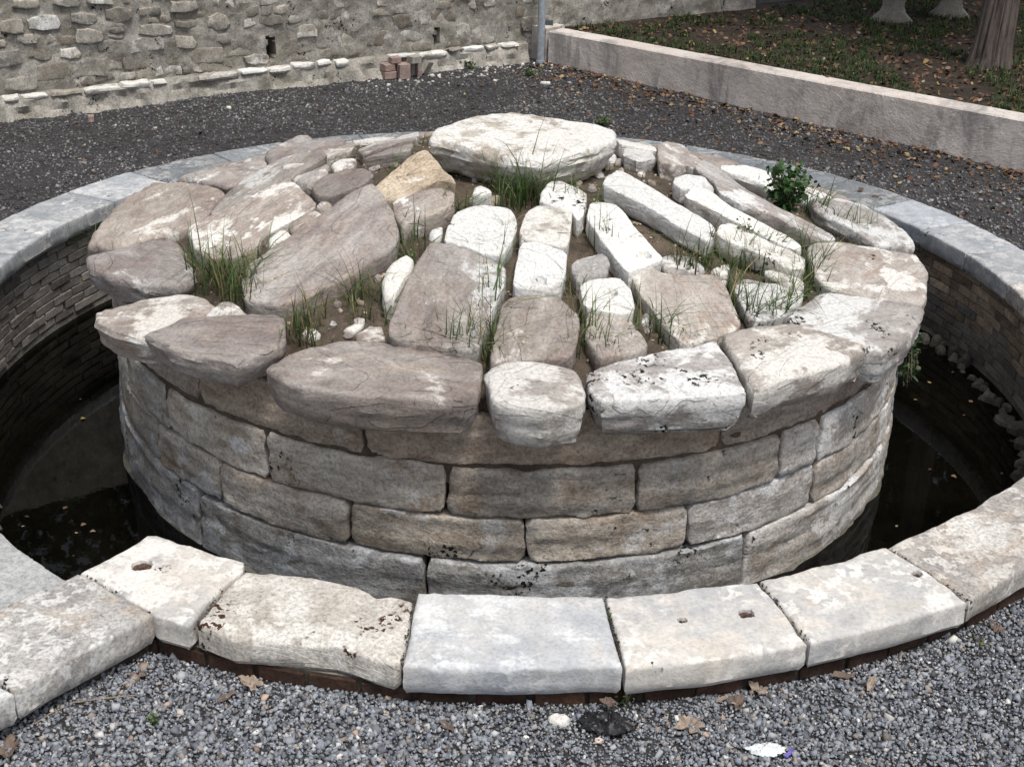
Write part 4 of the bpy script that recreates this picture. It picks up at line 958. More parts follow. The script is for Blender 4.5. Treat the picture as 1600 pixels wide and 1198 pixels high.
while v < 0.95:
    hgt = random.uniform(.075, .16); u = SEG[1]-.25+random.uniform(0, .2)
    while u < SEG[3]+.25:
        w = hgt*random.uniform(.9, 2.7); cu, cv = u+w/2, v+hgt/2+random.uniform(-.015, .015)
        rightish = u > SEG[2]+.2
        if clear(cu, cv, w/2-.01, hgt/2-.01) and random.random() > (.25 if rightish else .06) and nst < 262:
            a, b = w/2-.003, hgt/2-.003; jt = lambda k: random.uniform(-k, k)
            P = [(cu-a+jt(.012), cv-b+jt(.012)), (cu+jt(.02), cv-b+jt(.01)), (cu+a+jt(.012), cv-b+jt(.02)), (cu+a+jt(.01), cv+jt(.02)), (cu+a-abs(jt(.03)), cv+b-abs(jt(.03))), (cu+jt(.03), cv+b+jt(.008)), (cu-a+abs(jt(.03)), cv+b-abs(jt(.03))), (cu-a+jt(.01), cv+jt(.02))]
            pr = random.uniform(-.006, .007) if rightish else random.uniform(-.004, .012)
            wstone(P, random.choice(('rubble_grey', 'rubble_pale', 'rubble_pale')), pr, re=0.006); nst += 1
        u += w+.004
    v += hgt
# stepped foot of the wall with a row of pale edge stones
def foot():
    u0, u1 = SEG[1]-1.2, SEG[3]-0.05; us = np.arange(u0, u1, 0.025); f = WM(); V = []; F = []
    prof = [(0.0, -0.02), (0.05, -0.018), (0.10, -0.03), (0.125, -0.06), (0.135, -0.11), (0.15, -0.16), (0.19, -0.215), (0.26, -0.25)]
    for u in us:
        for h, v in prof: k = 0.045*fbm(u*6, v*12, 4, 4); V.append(f(u, v+k*.4, h+k*(1 if h > .06 else .3)))
    m = len(prof)
    for i in range(len(us)-1):
        for j in range(m-1): a = i*m+j; F.append((a, a+1, a+m+1, a+m))
    o = from_world('wall_foot', V, F, 'mortar_wall', rubble)
    u = u0+1.0
    while u < u1-.25:
        w = random.uniform(.13, .42)
        if random.random() < 0.86:
            d0, d1 = random.uniform(.02, .05), random.uniform(.125, .16); zt_ = random.uniform(-.016, .006)
            g = WM()
            def mp(a, b, h, g=g): return g(a, h, b)
            P = [(u+.006, d0), (u+w*.5, d0-.01), (u+w-.006, d0), (u+w-.008, d1-random.uniform(0, .02)), (u+w*.5, d1+random.uniform(-.015, .01)), (u+.01, d1-random.uniform(0, .02))]
            stone('edge_stone', random.choice(('rubble_pale', 'white_stone', 'white_stone')), P, flat0(zt_), random.uniform(.03, .06), o, mapf=mp, re=0.009, step=0.016, amp=0.014, side_rows=2, wob=0.02, smooth_n=0, edge_chip=.02)
        u += w+random.uniform(0, .03)
foot()
# stub of drain pipe in the second hole
u, v, w, h = holes[1]; f = WM()
p0, p1 = f(u, v+.045, -0.2), f(u, v+.04, -0.03); V, F = tube([p0, p1], [0.026, 0.026], 14); 
from_world('drain_pipe', V, F, 'terracotta', rubble)

# ------------------------------------------------------------------ low stucco wall
low = empty('low_wall', (*(LA+LD*3), GZ)); tag(low, 'low pink stucco wall with grey stains edging the garden', 'wall')
def low_wall():
    L = (LB-LA).length; V = []; F = []; ns = int(L/0.05); nv = 9; th = 0.24
    for i in range(ns+1):
        s = L*i/ns; p = LA+LD*s; z1 = LZ(s)
        prof = [(0, GZ-.1+(z1-.012-GZ+.1)*k/nv) for k in range(nv+1)]+[(0.014, z1), (th-.014, z1+.004), (th, z1-.012), (th, GZ-.1)]
        for k, (o_, z) in enumerate(prof):
            e = 0.006*fbm(s*2, z*3, 2, 4)+(0.004*fbm(s*12, z*12, 5, 3) if k >= nv-1 else 0); q = p+LN*(o_-e); V.append((q.x, q.y, z+e*.6))
    m = nv+5-1+0
    m = len(V)//(ns+1)
    for i in range(ns):
        for j in range(m-1): a = i*m+j; F.append((a, a+1, a+m+1, a+m))
    F.append(tuple(range(m))); 
    # orientation: front face must look away from the garden
    a, b, c = (Vector(V[k]) for k in F[0][:3]); nn = (b-a).cross(c-a)
    if nn.xy.dot(LN) > 0: F = [tuple(reversed(x)) for x in F]
    o = from_world('wall_body', V, F, 'stucco', low)
    for p in o.data.polygons: p.use_smooth = True
    q = LA-LD*0.04
    box_on('end_pier', [tuple(q), tuple(q+LN*.3), tuple(q+LN*.3-LD*.34), tuple(q-LD*.34)], GZ-.1, LZ(0)+0.02, 'stucco', low)
low_wall()

# galvanised pole and box at the corner
p0 = at(844, 97, GZ); p1 = Vector((p0.x-.005, p0.y, 3.2))
V, F = tube([(p0.x, p0.y, GZ-.1), tuple(p1)], [0.042, 0.042], 20)
pole = empty('metal_pole', p0); tag(pole, 'grey galvanised metal pole at the corner of the walls', 'pole')
from_world('pole_tube', V, F, 'galvanised', pole); V, F = tube([(p0.x, p0.y, GZ-.02), (p0.x, p0.y, GZ+.02)], [0.052, 0.05], 20); from_world('collar', V, F, 'galvanised', pole)
q = at(856, 92, GZ); bx_ = box_on('cable_duct', [(q.x-.035, q.y+.04), (q.x+.045, q.y+.04), (q.x+.045, q.y+.12), (q.x-.035, q.y+.12)], GZ-.05, GZ+.40, 'dark_metal', None)
tag(bx_, 'dark grey metal duct between pole and low wall', 'duct')

# ------------------------------------------------------------------ garden: bench, tree
bench = empty('stone_bench', (4.6, 8.0, 0.1)); tag(bench, 'pale stone bench on scrolled supports in the garden', 'bench')
def bench_leg(q, ang):
    # scrolled profile: half-width along height
    prof = [(0, .24), (.03, .245), (.07, .20), (.12, .15), (.18, .125), (.25, .125), (.31, .15), (.36, .20), (.385, .24), (.42, .25)]
    V = []; F = []; th = 0.075; c, s = math.cos(ang), math.sin(ang)
    pts = [(w, z) for z, w in prof]+[(-w, z) for z, w in reversed(prof)]; n = len(pts)
    for t in (-th, th):
        for w, z in pts: V.append((q.x+c*w-s*t, q.y+s*w+c*t, q.z+z))
    F = [tuple(range(n-1, -1, -1)), tuple(range(n, 2*n))]+[(i, (i+1) % n, n+(i+1) % n, n+i) for i in range(n)]
    o = from_world('support', V, F, 'bench_stone', bench, smooth=False)
    bv = o.modifiers.new('bevel', 'BEVEL'); bv.width = 0.008; bv.segments = 2; bv.limit_method = 'ANGLE'
g1, g2 = at(1392, 36, 0.08), at(1482, 29, 0.08); ba = math.atan2(g2.y-g1.y, g2.x-g1.x)
bench_leg(g1, -0.28); bench_leg(g2, -0.28)
d = (g2-g1).normalized(); nrm_ = Vector((-d.y, d.x, 0))
a, b = g1-d*.25, g2+d*.25
o = box_on('seat', [tuple((a+nrm_*.26)[:2]), tuple((a-nrm_*.26)[:2]), tuple((b-nrm_*.26)[:2]), tuple((b+nrm_*.26)[:2])], 0.502, 0.58, 'bench_stone', bench)
bv = o.modifiers.new('bevel', 'BEVEL'); bv.width = 0.012; bv.segments = 3

def tree(name, label, base, lean, h_trunk, r0, crown_c, crown_r, nleaf, leafsize, tint, seed, group=None):
    rnd = random.Random(seed); root = empty(name, base); tag(root, label, 'tree', group)
    # trunk with buttressed foot and bark ridges
    V = []; F = []; seg = 88; rows = 46; bx, by, bz = base
    for j in range(rows+1):
        t = j/rows; z = -0.12+(h_trunk+.12)*t**1.35; x = bx+lean[0]*z; y = by+lean[1]*z
        fl = 1+0.32*math.exp(-max(0, z+.05)/0.13); r = r0*(1-0.35*t)*fl
        for k in range(seg):
            a = 2*PI*k/seg; rid = 1+0.12*noise.noise(Vector((math.cos(a)*3.0, math.sin(a)*3.0, z*.5+seed)))-0.13*max(0, 0.25-abs(noise.noise(Vector((math.cos(a)*5.5, math.sin(a)*5.5, z*.45+seed)))))/.25+0.16*(fl-1)*math.sin(a*5+seed)
            V.append((x+r*rid*math.cos(a), y+r*rid*math.sin(a), bz+z))
    for j in range(rows):
        for k in range(seg): k2 = (k+1) % seg; F.append((j*seg+k, j*seg+k2, (j+1)*seg+k2, (j+1)*seg+k))
    topc = Vector((bx+lean[0]*h_trunk, by+lean[1]*h_trunk, bz+h_trunk*0.96)); cc = Vector(crown_c); tips = []
    for i in range(9):
        a = 2*PI*i/9+rnd.uniform(-.3, .3); e = cc+Vector((math.cos(a)*crown_r[0]*.7, math.sin(a)*crown_r[1]*.7, crown_r[2]*rnd.uniform(-.4, .7)))
        m = topc.lerp(e, .5)+Vector((0, 0, -.3)); v, f = tube([topc, topc.lerp(m, .5), m, e], [r0*.5, r0*.33, r0*.2, r0*.06], 8); b = len(V); V += v; F += [tuple(b+q for q in x) for x in f]; tips += [e, m]
    from_world('trunk', V, F, 'bark', root)
    cl = [cc+Vector((rnd.gauss(0, .45)*crown_r[0], rnd.gauss(0, .45)*crown_r[1], rnd.gauss(0, .42)*crown_r[2])) for _ in range(60)]+tips
    ci = rng.integers(0, len(cl), nleaf); CL = np.array([c[:] for c in cl])
    P = CL[ci]+rng.normal(0, .33, (nleaf, 3))*min(crown_r)*.55
    T = np.array(tint)[None]*rng.uniform(.55, 1.4, (nleaf, 1))
    o = leaves('crown', P, rng.uniform(.7, 1.3, nleaf)*leafsize, T, tilt=0.8)
    o.parent = root; o.matrix_parent_inverse = Matrix.Translation(-root.location)
tb = at(1545, 104, 0.09)
tree('garden_tree', 'thick grooved tree trunk standing in the garden behind the pink wall', (tb.x, tb.y, 0.09), (0.03, 0.03), 4.2, 0.20, (tb.x+.8, tb.y+2.0, 6.3), (3.2, 3.2, 2.0), 9000, 0.17, (0.055, 0.085, 0.03), 3)
tree('tall_tree', 'tall tree behind the rubble wall, mirrored in the black water', (-6.6, 11.2, GZ), (0.02, 0.0), 5.5, 0.24, (-6.4, 11.0, 7.6), (3.8, 3.2, 3.6), 6500, 0.20, (0.045, 0.075, 0.028), 5)
tree('tall_tree', 'tall tree beyond the garden bench, its crown above the picture', (7.6, 12.6, 0.1), (0.0, 0.0), 4.5, 0.22, (7.2, 12.4, 6.6), (3.6, 3.2, 3.4), 6500, 0.20, (0.045, 0.075, 0.028), 8)

# ------------------------------------------------------------------ gravel (uncountable)
def blocked(X, Y):
    r = np.hypot(X, Y); bad = r < 3.555
    n_ = X*PASS_N.x+Y*PASS_N.y; d_ = X*PASS_D.x+Y*PASS_D.y
    bad |= (n_ > FAR_E-.45) & (n_ < NEAR_E+.37) & (d_ > 0)
    return bad
def gz(X, Y): return np.array([GZ+0.014*fbm(x*1.2, y*1.2, 0, 4) for x, y in zip(X, Y)])
# front: pale blue-grey crushed stone
n = 80000; a = rng.uniform(rad(-128), rad(-32), n); r = np.sqrt(rng.uniform(3.54**2, 4.75**2, n)); X, Y = r*np.cos(a), r*np.sin(a); ok = ~blocked(X, Y); X, Y = X[ok], Y[ok]; n = len(X)
coarse = np.array([noise.noise(Vector((x*1.1, y*1.1, 3))) for x, y in zip(X, Y)])
coarse += np.where(X < -1.0, .35, 0)
sz = rng.lognormal(math.log(.0077), .38, n)*(1+0.35*np.clip(coarse, -.6, .9))
pal = np.array([(0.30, 0.32, 0.355), (0.235, 0.255, 0.295), (0.37, 0.385, 0.41), (0.16, 0.172, 0.195), (0.48, 0.485, 0.49), (0.33, 0.29, 0.26), (0.66, 0.65, 0.62), (0.48, 0.36, 0.29)])
ti = rng.choice(len(pal), n, p=[.30, .26, .20, .115, .065, .035, .018, .007]); tn = pal[ti]*rng.uniform(.45, 1.05, (n, 1))
sz = np.where(ti >= 6, sz*1.15, sz)
o = chips('gravel', np.stack([X, Y, gz(X, Y)+rng.uniform(-.002, .012, n)], 1), sz, tn, base=(CUB_V, CUB_F), flat=.8); tag(o, 'pale blue grey crushed gravel in front of the coping', 'gravel', kind='stuff')
# back: dark fine gravel
n = 125000; X = rng.uniform(-6.2, 5.2, n); Y = rng.uniform(-1.5, 8.2, n); wl_ = np.array([(wall_pt(s)[0].x, wall_pt(s)[0].y) for s in np.linspace(0, SEG[-1], 60)])
ok = ~blocked(X, Y) & (Y < np.interp(X, wl_[:, 0], wl_[:, 1])-.1) & ((X-LA.x)*LN.x+(Y-LA.y)*LN.y < -.01) & (np.hypot(X, Y) > 3.6)
X, Y = X[ok], Y[ok]; n = len(X)
pal = np.array([(0.155, 0.152, 0.158), (0.09, 0.088, 0.09), (0.23, 0.228, 0.235), (0.33, 0.33, 0.33), (0.14, 0.108, 0.085), (0.50, 0.49, 0.47)])
ti = rng.choice(len(pal), n, p=[.36, .30, .19, .07, .072, .008]); tn = pal[ti]*rng.uniform(.7, 1.3, (n, 1))
o = chips('gravel', np.stack([X, Y, gz(X, Y)+rng.uniform(-.003, .006, n)], 1), rng.lognormal(math.log(.0105), .4, n), tn*(.8+.5*np.array([fbm(x*.9, y*.9, 4, 4) for x, y in zip(X, Y)]))[:, None].clip(.45, 1.6), base=(OCT_V, OCT_F)); tag(o, 'dark fine gravel between the ring and the walls', 'gravel', kind='stuff')
# fallen leaves at the foot of the low wall and in the garden
lp = np.array([(0.15, 0.075, 0.042), (0.095, 0.052, 0.034), (0.21, 0.13, 0.075), (0.34, 0.25, 0.10), (0.055, 0.036, 0.026), (0.30, 0.235, 0.165)])
n = 1500; s = rng.uniform(0.0, 7.5, n); o_ = -np.abs(rng.exponential(.42, n))-.02; X = LA.x+LD.x*s+LN.x*o_; Y = LA.y+LD.y*s+LN.y*o_; ok = (np.hypot(X, Y) > 3.65) & (o_ > -1.9); X, Y = X[ok], Y[ok]; n = len(X)
o = leaves('leaf_litter', np.stack([X, Y, gz(X, Y)+.012], 1), rng.uniform(.022, .062, n), lp[rng.choice(6, n, p=[.3, .3, .14, .08, .12, .06])], .35); tag(o, 'brown fallen leaves along the foot of the low pink wall', 'leaves', kind='stuff')
n = 700; X = rng.uniform(-5, 3.5, n); Y = rng.uniform(0, 7, n); ok = ~blocked(X, Y) & (Y < np.interp(X, wl_[:, 0], wl_[:, 1])-.3) & (np.hypot(X, Y) > 3.65) & ((X-LA.x)*LN.x+(Y-LA.y)*LN.y < -.05); X, Y = X[ok], Y[ok]; n = len(X)
o = leaves('leaf_litter', np.stack([X, Y, gz(X, Y)+.012], 1), rng.uniform(.014, .045, n), lp[rng.choice(6, n, p=[.3, .32, .1, .03, .22, .03])]*.75, .35); tag(o, 'scattered brown leaves on the dark gravel', 'leaves', kind='stuff')
n = 9000; X = rng.uniform(.3, 8, n); Y = rng.uniform(2, 11, n); k = (X-LA.x)*LN.x+(Y-LA.y)*LN.y; ok = (k > .26) & (Y < np.interp(X, wl_[:, 0], wl_[:, 1])-.1); X, Y = X[ok], Y[ok]; n = len(X)
gzz = np.array([GARDEN(x, y) for x, y in zip(X, Y)])
o = leaves('leaf_litter', np.stack([X, Y, gzz+.012], 1), rng.uniform(.025, .07, n), lp[rng.choice(6, n, p=[.27, .32, .13, .04, .19, .05])], .4); tag(o, 'carpet of dead leaves under the garden tree', 'leaves', kind='stuff')
n = 60; a = rng.uniform(0, 2*PI, n); r = rng.uniform(2.5, 3.05, n)
o = leaves('leaf_litter', np.stack([r*np.cos(a), r*np.sin(a), np.full(n, WATER+.003)], 1), rng.uniform(.015, .04, n), lp[rng.choice(6, n)]*.7, .06); tag(o, 'few dead leaves floating on the black water', 'leaves', kind='stuff')
# garden ground cover
roots = []
for _ in range(9000):
    x, y = random.uniform(.4, 7.5), random.uniform(2.2, 10.5)
    k = (x-LA.x)*LN.x+(y-LA.y)*LN.y
    if k < .28 or y > np.interp(x, wl_[:, 0], wl_[:, 1])-.05: continue
    dn = noise.noise(Vector((x*1.1, y*1.1, 7)))+0.25*noise.noise(Vector((x*4, y*4, 2)))+(0.35 if k < .9 else 0)
    if dn < -0.06: continue
    g = random.uniform(.6, 1.3)
    for _ in range(4): roots.append((x+random.gauss(0, .03), y+random.gauss(0, .03), GARDEN(x, y), random.uniform(.035, .11), random.uniform(0, 2*PI), random.uniform(.3, 1.3), random.uniform(.006, .016), (.055*g, .095*g, .028*g)))
o = blades('ground_cover', roots); tag(o, 'low green weeds and grass in the shaded garden', 'grass', kind='stuff')

# ------------------------------------------------------------------ grass on the tomb
tufts = [(300, 432, 26, .26), (318, 447, 40, .28), (340, 455, 45, .30), (362, 468, 50, .26), (385, 478, 40, .22), (392, 455, 30, .26), (405, 430, 22, .26), (372, 440, 30, .24), (345, 430, 24, .22), (455, 530, 26, .20), (470, 515, 30, .22), (482, 545, 26, .18), (500, 500, 12, .12), (555, 478, 14, .16), (566, 466, 14, .18), (560, 500, 10, .1), (600, 470, 14, .10), (590, 500, 12, .12), (640, 372, 16, .14), (650, 405, 16, .16), (622, 300, 16, .20), (612, 296, 12, .16), (640, 425, 14, .14),
         (645, 548, 18, .10), (680, 552, 24, .12), (700, 556, 30, .14), (725, 558, 34, .16), (742, 545, 26, .18), (758, 560, 30, .18), (765, 500, 18, .18), (772, 470, 14, .16), (800, 325, 34, .16), (820, 318, 40, .22), (838, 322, 34, .26), (790, 305, 26, .14), (812, 300, 26, .16), (770, 300, 16, .10), (720, 335, 20, .13), (708, 345, 14, .13), (690, 350, 10, .12), (770, 410, 14, .14), (795, 385, 12, .14), (755, 440, 8, .12), (905, 505, 16, .14), (912, 530, 18, .13), (925, 548, 16, .12), (900, 460, 12, .12), (895, 560, 10, .10), (960, 560, 16, .10), (985, 525, 12, .12), (1020, 520, 18, .14), (1040, 535, 18, .14), (1055, 540, 10, .10), (932, 385, 12, .14), (950, 395, 12, .14), (1060, 418, 18, .12), (1075, 422, 22, .13), (1092, 415, 18, .12), (1130, 430, 24, .12), (1150, 420, 26, .12), (1170, 422, 26, .13), (1190, 405, 24, .15), (1205, 425, 18, .12), (1135, 462, 18, .14), (1150, 485, 24, .16), (1165, 503, 28, .16), (1188, 506, 26, .16), (1208, 492, 22, .14), (1232, 480, 18, .14), (1250, 462, 22, .16), (1262, 440, 24, .18), (1275, 425, 18, .16), (1250, 395, 14, .12), (1262, 335, 20, .14), (1280, 342, 20, .14), (1300, 360, 26, .16), (1325, 374, 28, .15), (1350, 380, 20, .14), (880, 335, 12, .16), (910, 335, 10, .16), (895, 310, 8, .1), (1255, 470, 10, .12)]
roots = []
for (x, y, nb, h) in tufts:
    if x < 500: h *= .72; nb *= .75
    q = on(x, y, EARTH)
    if math.hypot(q.x, q.y) > 2.25: q = q*(2.25/math.hypot(q.x, q.y)); q.z = EARTH(q.x, q.y)
    for _ in range(int(nb*1.0)):
        g = random.uniform(.55, 1.35); tc = (.085*g, .138*g, .042*g) if random.random() < .78 else (.26*g, .22*g, .11*g)
        s_ = 0.045 if nb > 20 else 0.032
        roots.append((q.x+random.gauss(0, s_), q.y+random.gauss(0, s_), q.z-.005, (1.7 if random.random() < .07 else 1)*h*random.uniform(.35, 1.5)*.95+.095, random.uniform(0, 2*PI), abs(random.gauss(.75, .5)), random.uniform(.004, .0085), tc))
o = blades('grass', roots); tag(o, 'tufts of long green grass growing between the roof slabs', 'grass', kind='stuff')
# sparse short turf in the soil
roots = []
for _ in range(2600):
    a = random.uniform(0, 2*PI); r = 2.2*math.sqrt(random.random()); x, y = r*math.cos(a), r*math.sin(a)
    if noise.noise(Vector((x*2.2, y*2.2, 5))) < -0.02: continue
    g = random.uniform(.5, 1.3); roots.append((x, y, EARTH(x, y)-.004, random.uniform(.03, .09), random.uniform(0, 2*PI), random.uniform(.2, 1.2), random.uniform(.003, .006), (.08*g, .105*g, .038*g)))
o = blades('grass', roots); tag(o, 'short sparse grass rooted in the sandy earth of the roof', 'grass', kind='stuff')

# ------------------------------------------------------------------ plants
def leafy(name, label, base, nst, h, spread, leaf, tint, nl=9, droop=0.0):
    root = empty(name, base); tag(root, label, 'plant'); V = []; F = []; P = []
    for i in range(nst):
        a = random.uniform(0, 2*PI); s = random.uniform(.2, 1)*spread; hh = h*random.uniform(.6, 1.05); b = Vector(base)
        tip = b+Vector((math.cos(a)*s, math.sin(a)*s, hh)); mid = b.lerp(tip, .5)+Vector((0, 0, abs(hh)*.12))
        v, f = tube([b, mid, tip], [.0028, .002, .001], 5); k = len(V); V += v; F += [tuple(k+q for q in x) for x in f]
        for j in range(nl):
            t = (j+1)/nl; c = b.lerp(mid, t*2) if t < .5 else mid.lerp(tip, t*2-1); P.append((c.x+random.gauss(0, leaf*.7), c.y+random.gauss(0, leaf*.7), c.z+random.gauss(0, leaf*.5)))
    from_world('stem', V, F, 'twig', root)
    n = len(P); o = leaves('foliage', np.array(P), rng.uniform(.6, 1.2, n)*leaf, np.array(tint)[None]*rng.uniform(.55, 1.4, (n, 1)), .6)
    o.parent = root; o.matrix_parent_inverse = Matrix.Translation(-root.location)
q = on(1226, 318, ROOF); leafy('leafy_shrub', 'small dark green leafy shrub among the roof slabs', (q.x, q.y, q.z-.06), 44, .28, .19, .042, (.035, .085, .022), 10)
q = on(1170, 375, ROOF); leafy('seeding_weed', 'thin weed with sparse round leaves between white beams', (q.x, q.y, q.z-.02), 6, .16, .07, .022, (.08, .12, .05), 6)
q = on(1112, 378, ROOF); leafy('seeding_weed', 'spindly dark weed at the end of the long white beam', (q.x, q.y, q.z-.02), 5, .14, .04, .012, (.06, .06, .04), 7)
def drum_pt(d, z, r=RD): return (r*math.cos(rad(d)), r*math.sin(rad(d)), z)
leafy('maidenhair_fern', 'fern clump hanging on the right flank of the drum above the water', drum_pt(-17, 0.12, RD+.03), 46, -.32, .10, .036, (.05, .09, .035), 9)
q = at(978, 1106, GZ); leafy('weed', 'little green weed growing from the front brick course', (q.x, q.y+.012, GZ), 9, .085, .03, .018, (.07, .12, .035), 5)
q = at(241, 1130, GZ); leafy('weed', 'tiny moss green sprout in the gravel near the corner block', (q.x, q.y, GZ), 14, .035, .02, .011, (.05, .10, .025), 5)
q = at(1532, 1010, GZ); leafy('weed', 'tiny yellow green sprout in the gravel under the right coping', (q.x, q.y, GZ), 9, .03, .03, .012, (.13, .15, .04), 5)
for (x, y, lab, s) in [(110, 168, 'green weed tuft at the far left foot of the rubble wall', 1.0), (505, 128, 'low green weed at the wall foot left of the brick pile', 1.1), (828, 120, 'small bright weed in gravel before the metal pole', .8), (942, 196, 'broad leaved weed behind the crowning boulder', .9), (735, 108, 'pale weed at the wall foot right of the brick pile', .8)]:
    q = at(x, y, GZ); leafy('weed', lab, (q.x, q.y, GZ), 18, .09*s, .13*s, .03, (.055, .10, .03), 5)
# hanging grass under the left rim
roots = []
for _ in range(14):
    d = -171+random.gauss(0, 2.0); p = drum_pt(d, .33+random.uniform(-.03, .03), 2.40); roots.append((*p, random.uniform(.10, .2), rad(d)+random.gauss(0, .5), random.uniform(1.6, 2.6), .006, (.09, .13, .045)))
o = blades('hanging_grass', roots); tag(o, 'few grass blades drooping from under the left rim slab', 'grass', kind='stuff')

# ------------------------------------------------------------------ small loose things
def loose_brick(x, y, l, d, h, z, rz, mat, label, tilt=(0, 0)):
    q = at(x, y, z); me = random.choice(brick_mesh(l, d, h, ('loose', l, d, h), 1))
    o = link('loose_brick', me, mat, None, (q.x, q.y, z+h/2)); o.rotation_euler = (tilt[0], tilt[1], rz); tag(o, label, 'brick', 'broken bricks piled by the wall')
wr = math.atan2(WP[3][1]-WP[2][1], WP[3][0]-WP[2][0])
loose_brick(607, 122, .13, .12, .075, GZ, wr, 'brick_pink', 'pinkish brick at the bottom left of the pile by the wall')
loose_brick(606, 110, .12, .11, .07, GZ+.08, wr+.1, 'brick_pink', 'pinkish brick second in the left stack of the pile by the wall')
loose_brick(630, 122, .12, .13, .15, GZ, wr-.1, 'brick_pink', 'tall brownish block in the middle of the brick pile')
loose_brick(617, 98, .11, .09, .06, GZ+.155, wr, 'brick_pink', 'small pink brick topping the pile by the wall')
loose_brick(647, 98, .12, .10, .07, GZ+.155, wr+.2, 'rubble_pale', 'whitish brick on top right of the pile by the wall')
loose_brick(643, 117, .05, .1, .14, GZ, wr, 'rubble_pale', 'narrow upright brick inside the pile by the wall')
loose_brick(652, 118, .05, .1, .15, GZ, wr+.1, 'brick_pink', 'narrow upright brick at the right end of the pile')
loose_brick(668, 116, .10, .03, .14, GZ, wr+.6, 'rubble_pale', 'pale tile leaning at the right of the brick pile', (.45, .3))
loose_brick(143, 190, .05, .07, .055, GZ, .3, 'brick_pink', 'single brown brick lying on the dark gravel at left')
def pebble(x, y, w, h, mat, label, name='loose_stone', z=GZ, T=.05, cat='stone'):
    q = at(x, y, z); n = 7; s = random.uniform(0, 6); P = [(q.x+w*random.uniform(.75, 1.1)*math.cos(2*PI*k/n+s), q.y+h*random.uniform(.75, 1.1)*math.sin(2*PI*k/n+s)) for k in range(n)]
    o = stone(name, mat, P, flat0(z+T), T+.02, None, re=min(w, h)*.5, step=max(.006, w*.16), amp=.008, wob=.008, side_rows=3, edge_chip=.006, rough_freq=25, strata=.003); tag(o, label, cat); return o
pebble(875, 1132, .047, .04, 'white_stone', 'white stone lump on the gravel beside the black plastic', T=.04)
pebble(822, 1157, .017, .014, 'white_stone', 'small white pebble on the gravel left of the white lump', T=.02)
pebble(300, 150, .075, .05, 'rubble_pale', 'pale rounded stone at the foot of the rubble wall', T=.07)
pebble(358, 170, .03, .025, 'white_stone', 'small white stone on dark gravel near the left wall', T=.03)
pebble(463, 134, .04, .03, 'white_stone', 'white stone at the wall foot left of the bricks', T=.04)
pebble(473, 130, .055, .04, 'rubble_grey', 'grey round stone at the wall foot next to a white one', T=.06)
pebble(852, 132, .06, .035, 'white_stone', 'flat white stone on gravel in front of the metal pole', T=.03)
pebble(762, 102, .035, .03, 'white_stone', 'squarish white stone near the wall right of the bricks', T=.05)
pebble(686, 121, .025, .02, 'white_stone', 'white stone chip right beside the brick pile', T=.03)
n = 150; t = rng.uniform(0, 1, n); X = -1.0+rng.normal(.9, .8, n); Y = np.interp(X, wl_[:, 0], wl_[:, 1])-.28-np.abs(rng.normal(0, .28, n)); ok = (X < .6)
X, Y = X[ok], Y[ok]; n = len(X); tn = np.array([(.5, .48, .45)])*rng.uniform(.5, 1.3, (n, 1))
tag(chips('rubble_crumbs', np.stack([X, Y, gz(X, Y)+.006], 1), rng.lognormal(math.log(.015), .4, n), np.clip(tn, 0, .7)), 'white crumbs of stone strewn along the foot of the wall', 'rubble', kind='stuff')

def crumple(name, label, cat, px, py, L, Wd, H, mat, fold=9.0, seed=0, rot=0.0):
    q = at(px, py, GZ); V = []; F = []; n = 34; c, s = math.cos(rot), math.sin(rot)
    for j in range(n+1):
        for i in range(n+1):
            u, v = i/n*2-1, j/n*2-1; r = max(abs(u), abs(v)); k = 1+.30*noise.noise(Vector((u/(r+1e-6)*1.9, v/(r+1e-6)*1.9, seed)))+.16*noise.noise(Vector((u/(r+1e-6)*5, v/(r+1e-6)*5, seed+3)))
            # square to disc
            d = math.hypot(u, v)+1e-9; u2, v2 = u*r/d*k, v*r/d*k
            h = H*(1-r**1.6)*(.55+.45*noise.noise(Vector((u2*2, v2*2, seed))))+H*.55*abs(noise.noise(Vector((u2*fold*.5+seed, v2*fold*.25, seed))))*(1-.6*r)+.004
            x, y = u2*L, v2*Wd; V.append((q.x+c*x-s*y, q.y+s*x+c*y, GZ+.024+h))
    for j in range(n):
        for i in range(n): a = j*(n+1)+i; F.append((a, a+1, a+n+2, a+n+1))
    o = from_world(name, V, F, mat); tag(o, label, cat)
    m = o.modifiers.new('thick', 'SOLIDIFY'); m.thickness = .002; return o
crumple('plastic_bag', 'crumpled black plastic scrap on the gravel by the bricks', 'plastic', 948, 1140, .105, .06, .07, 'black_plastic', 16, 3, -.12)
o = crumple('paper_scrap', 'torn white paper with a purple edge on the front gravel', 'paper', 1196, 1180, .070, .036, .022, 'paper', 14, 6, .05)
q = at(1230, 1187, GZ); pv = [(q.x-.02, q.y-.022, GZ+.040), (q.x+.004, q.y+.002, GZ+.046), (q.x+.014, q.y+.022, GZ+.042), (q.x+.020, q.y+.020, GZ+.040), (q.x+.012, q.y-.004, GZ+.042), (q.x-.008, q.y-.028, GZ+.037)]
b = from_world('purple_edge', pv+[(x, y, z-.003) for x, y, z in pv], [(0, 1, 4, 5), (1, 2, 3, 4), (11, 10, 7, 6), (10, 9, 8, 7), (0, 5, 11, 6), (5, 4, 10, 11), (4, 3, 9, 10), (3, 2, 8, 9), (2, 1, 7, 8), (1, 0, 6, 7)], 'purple', o, smooth=False)
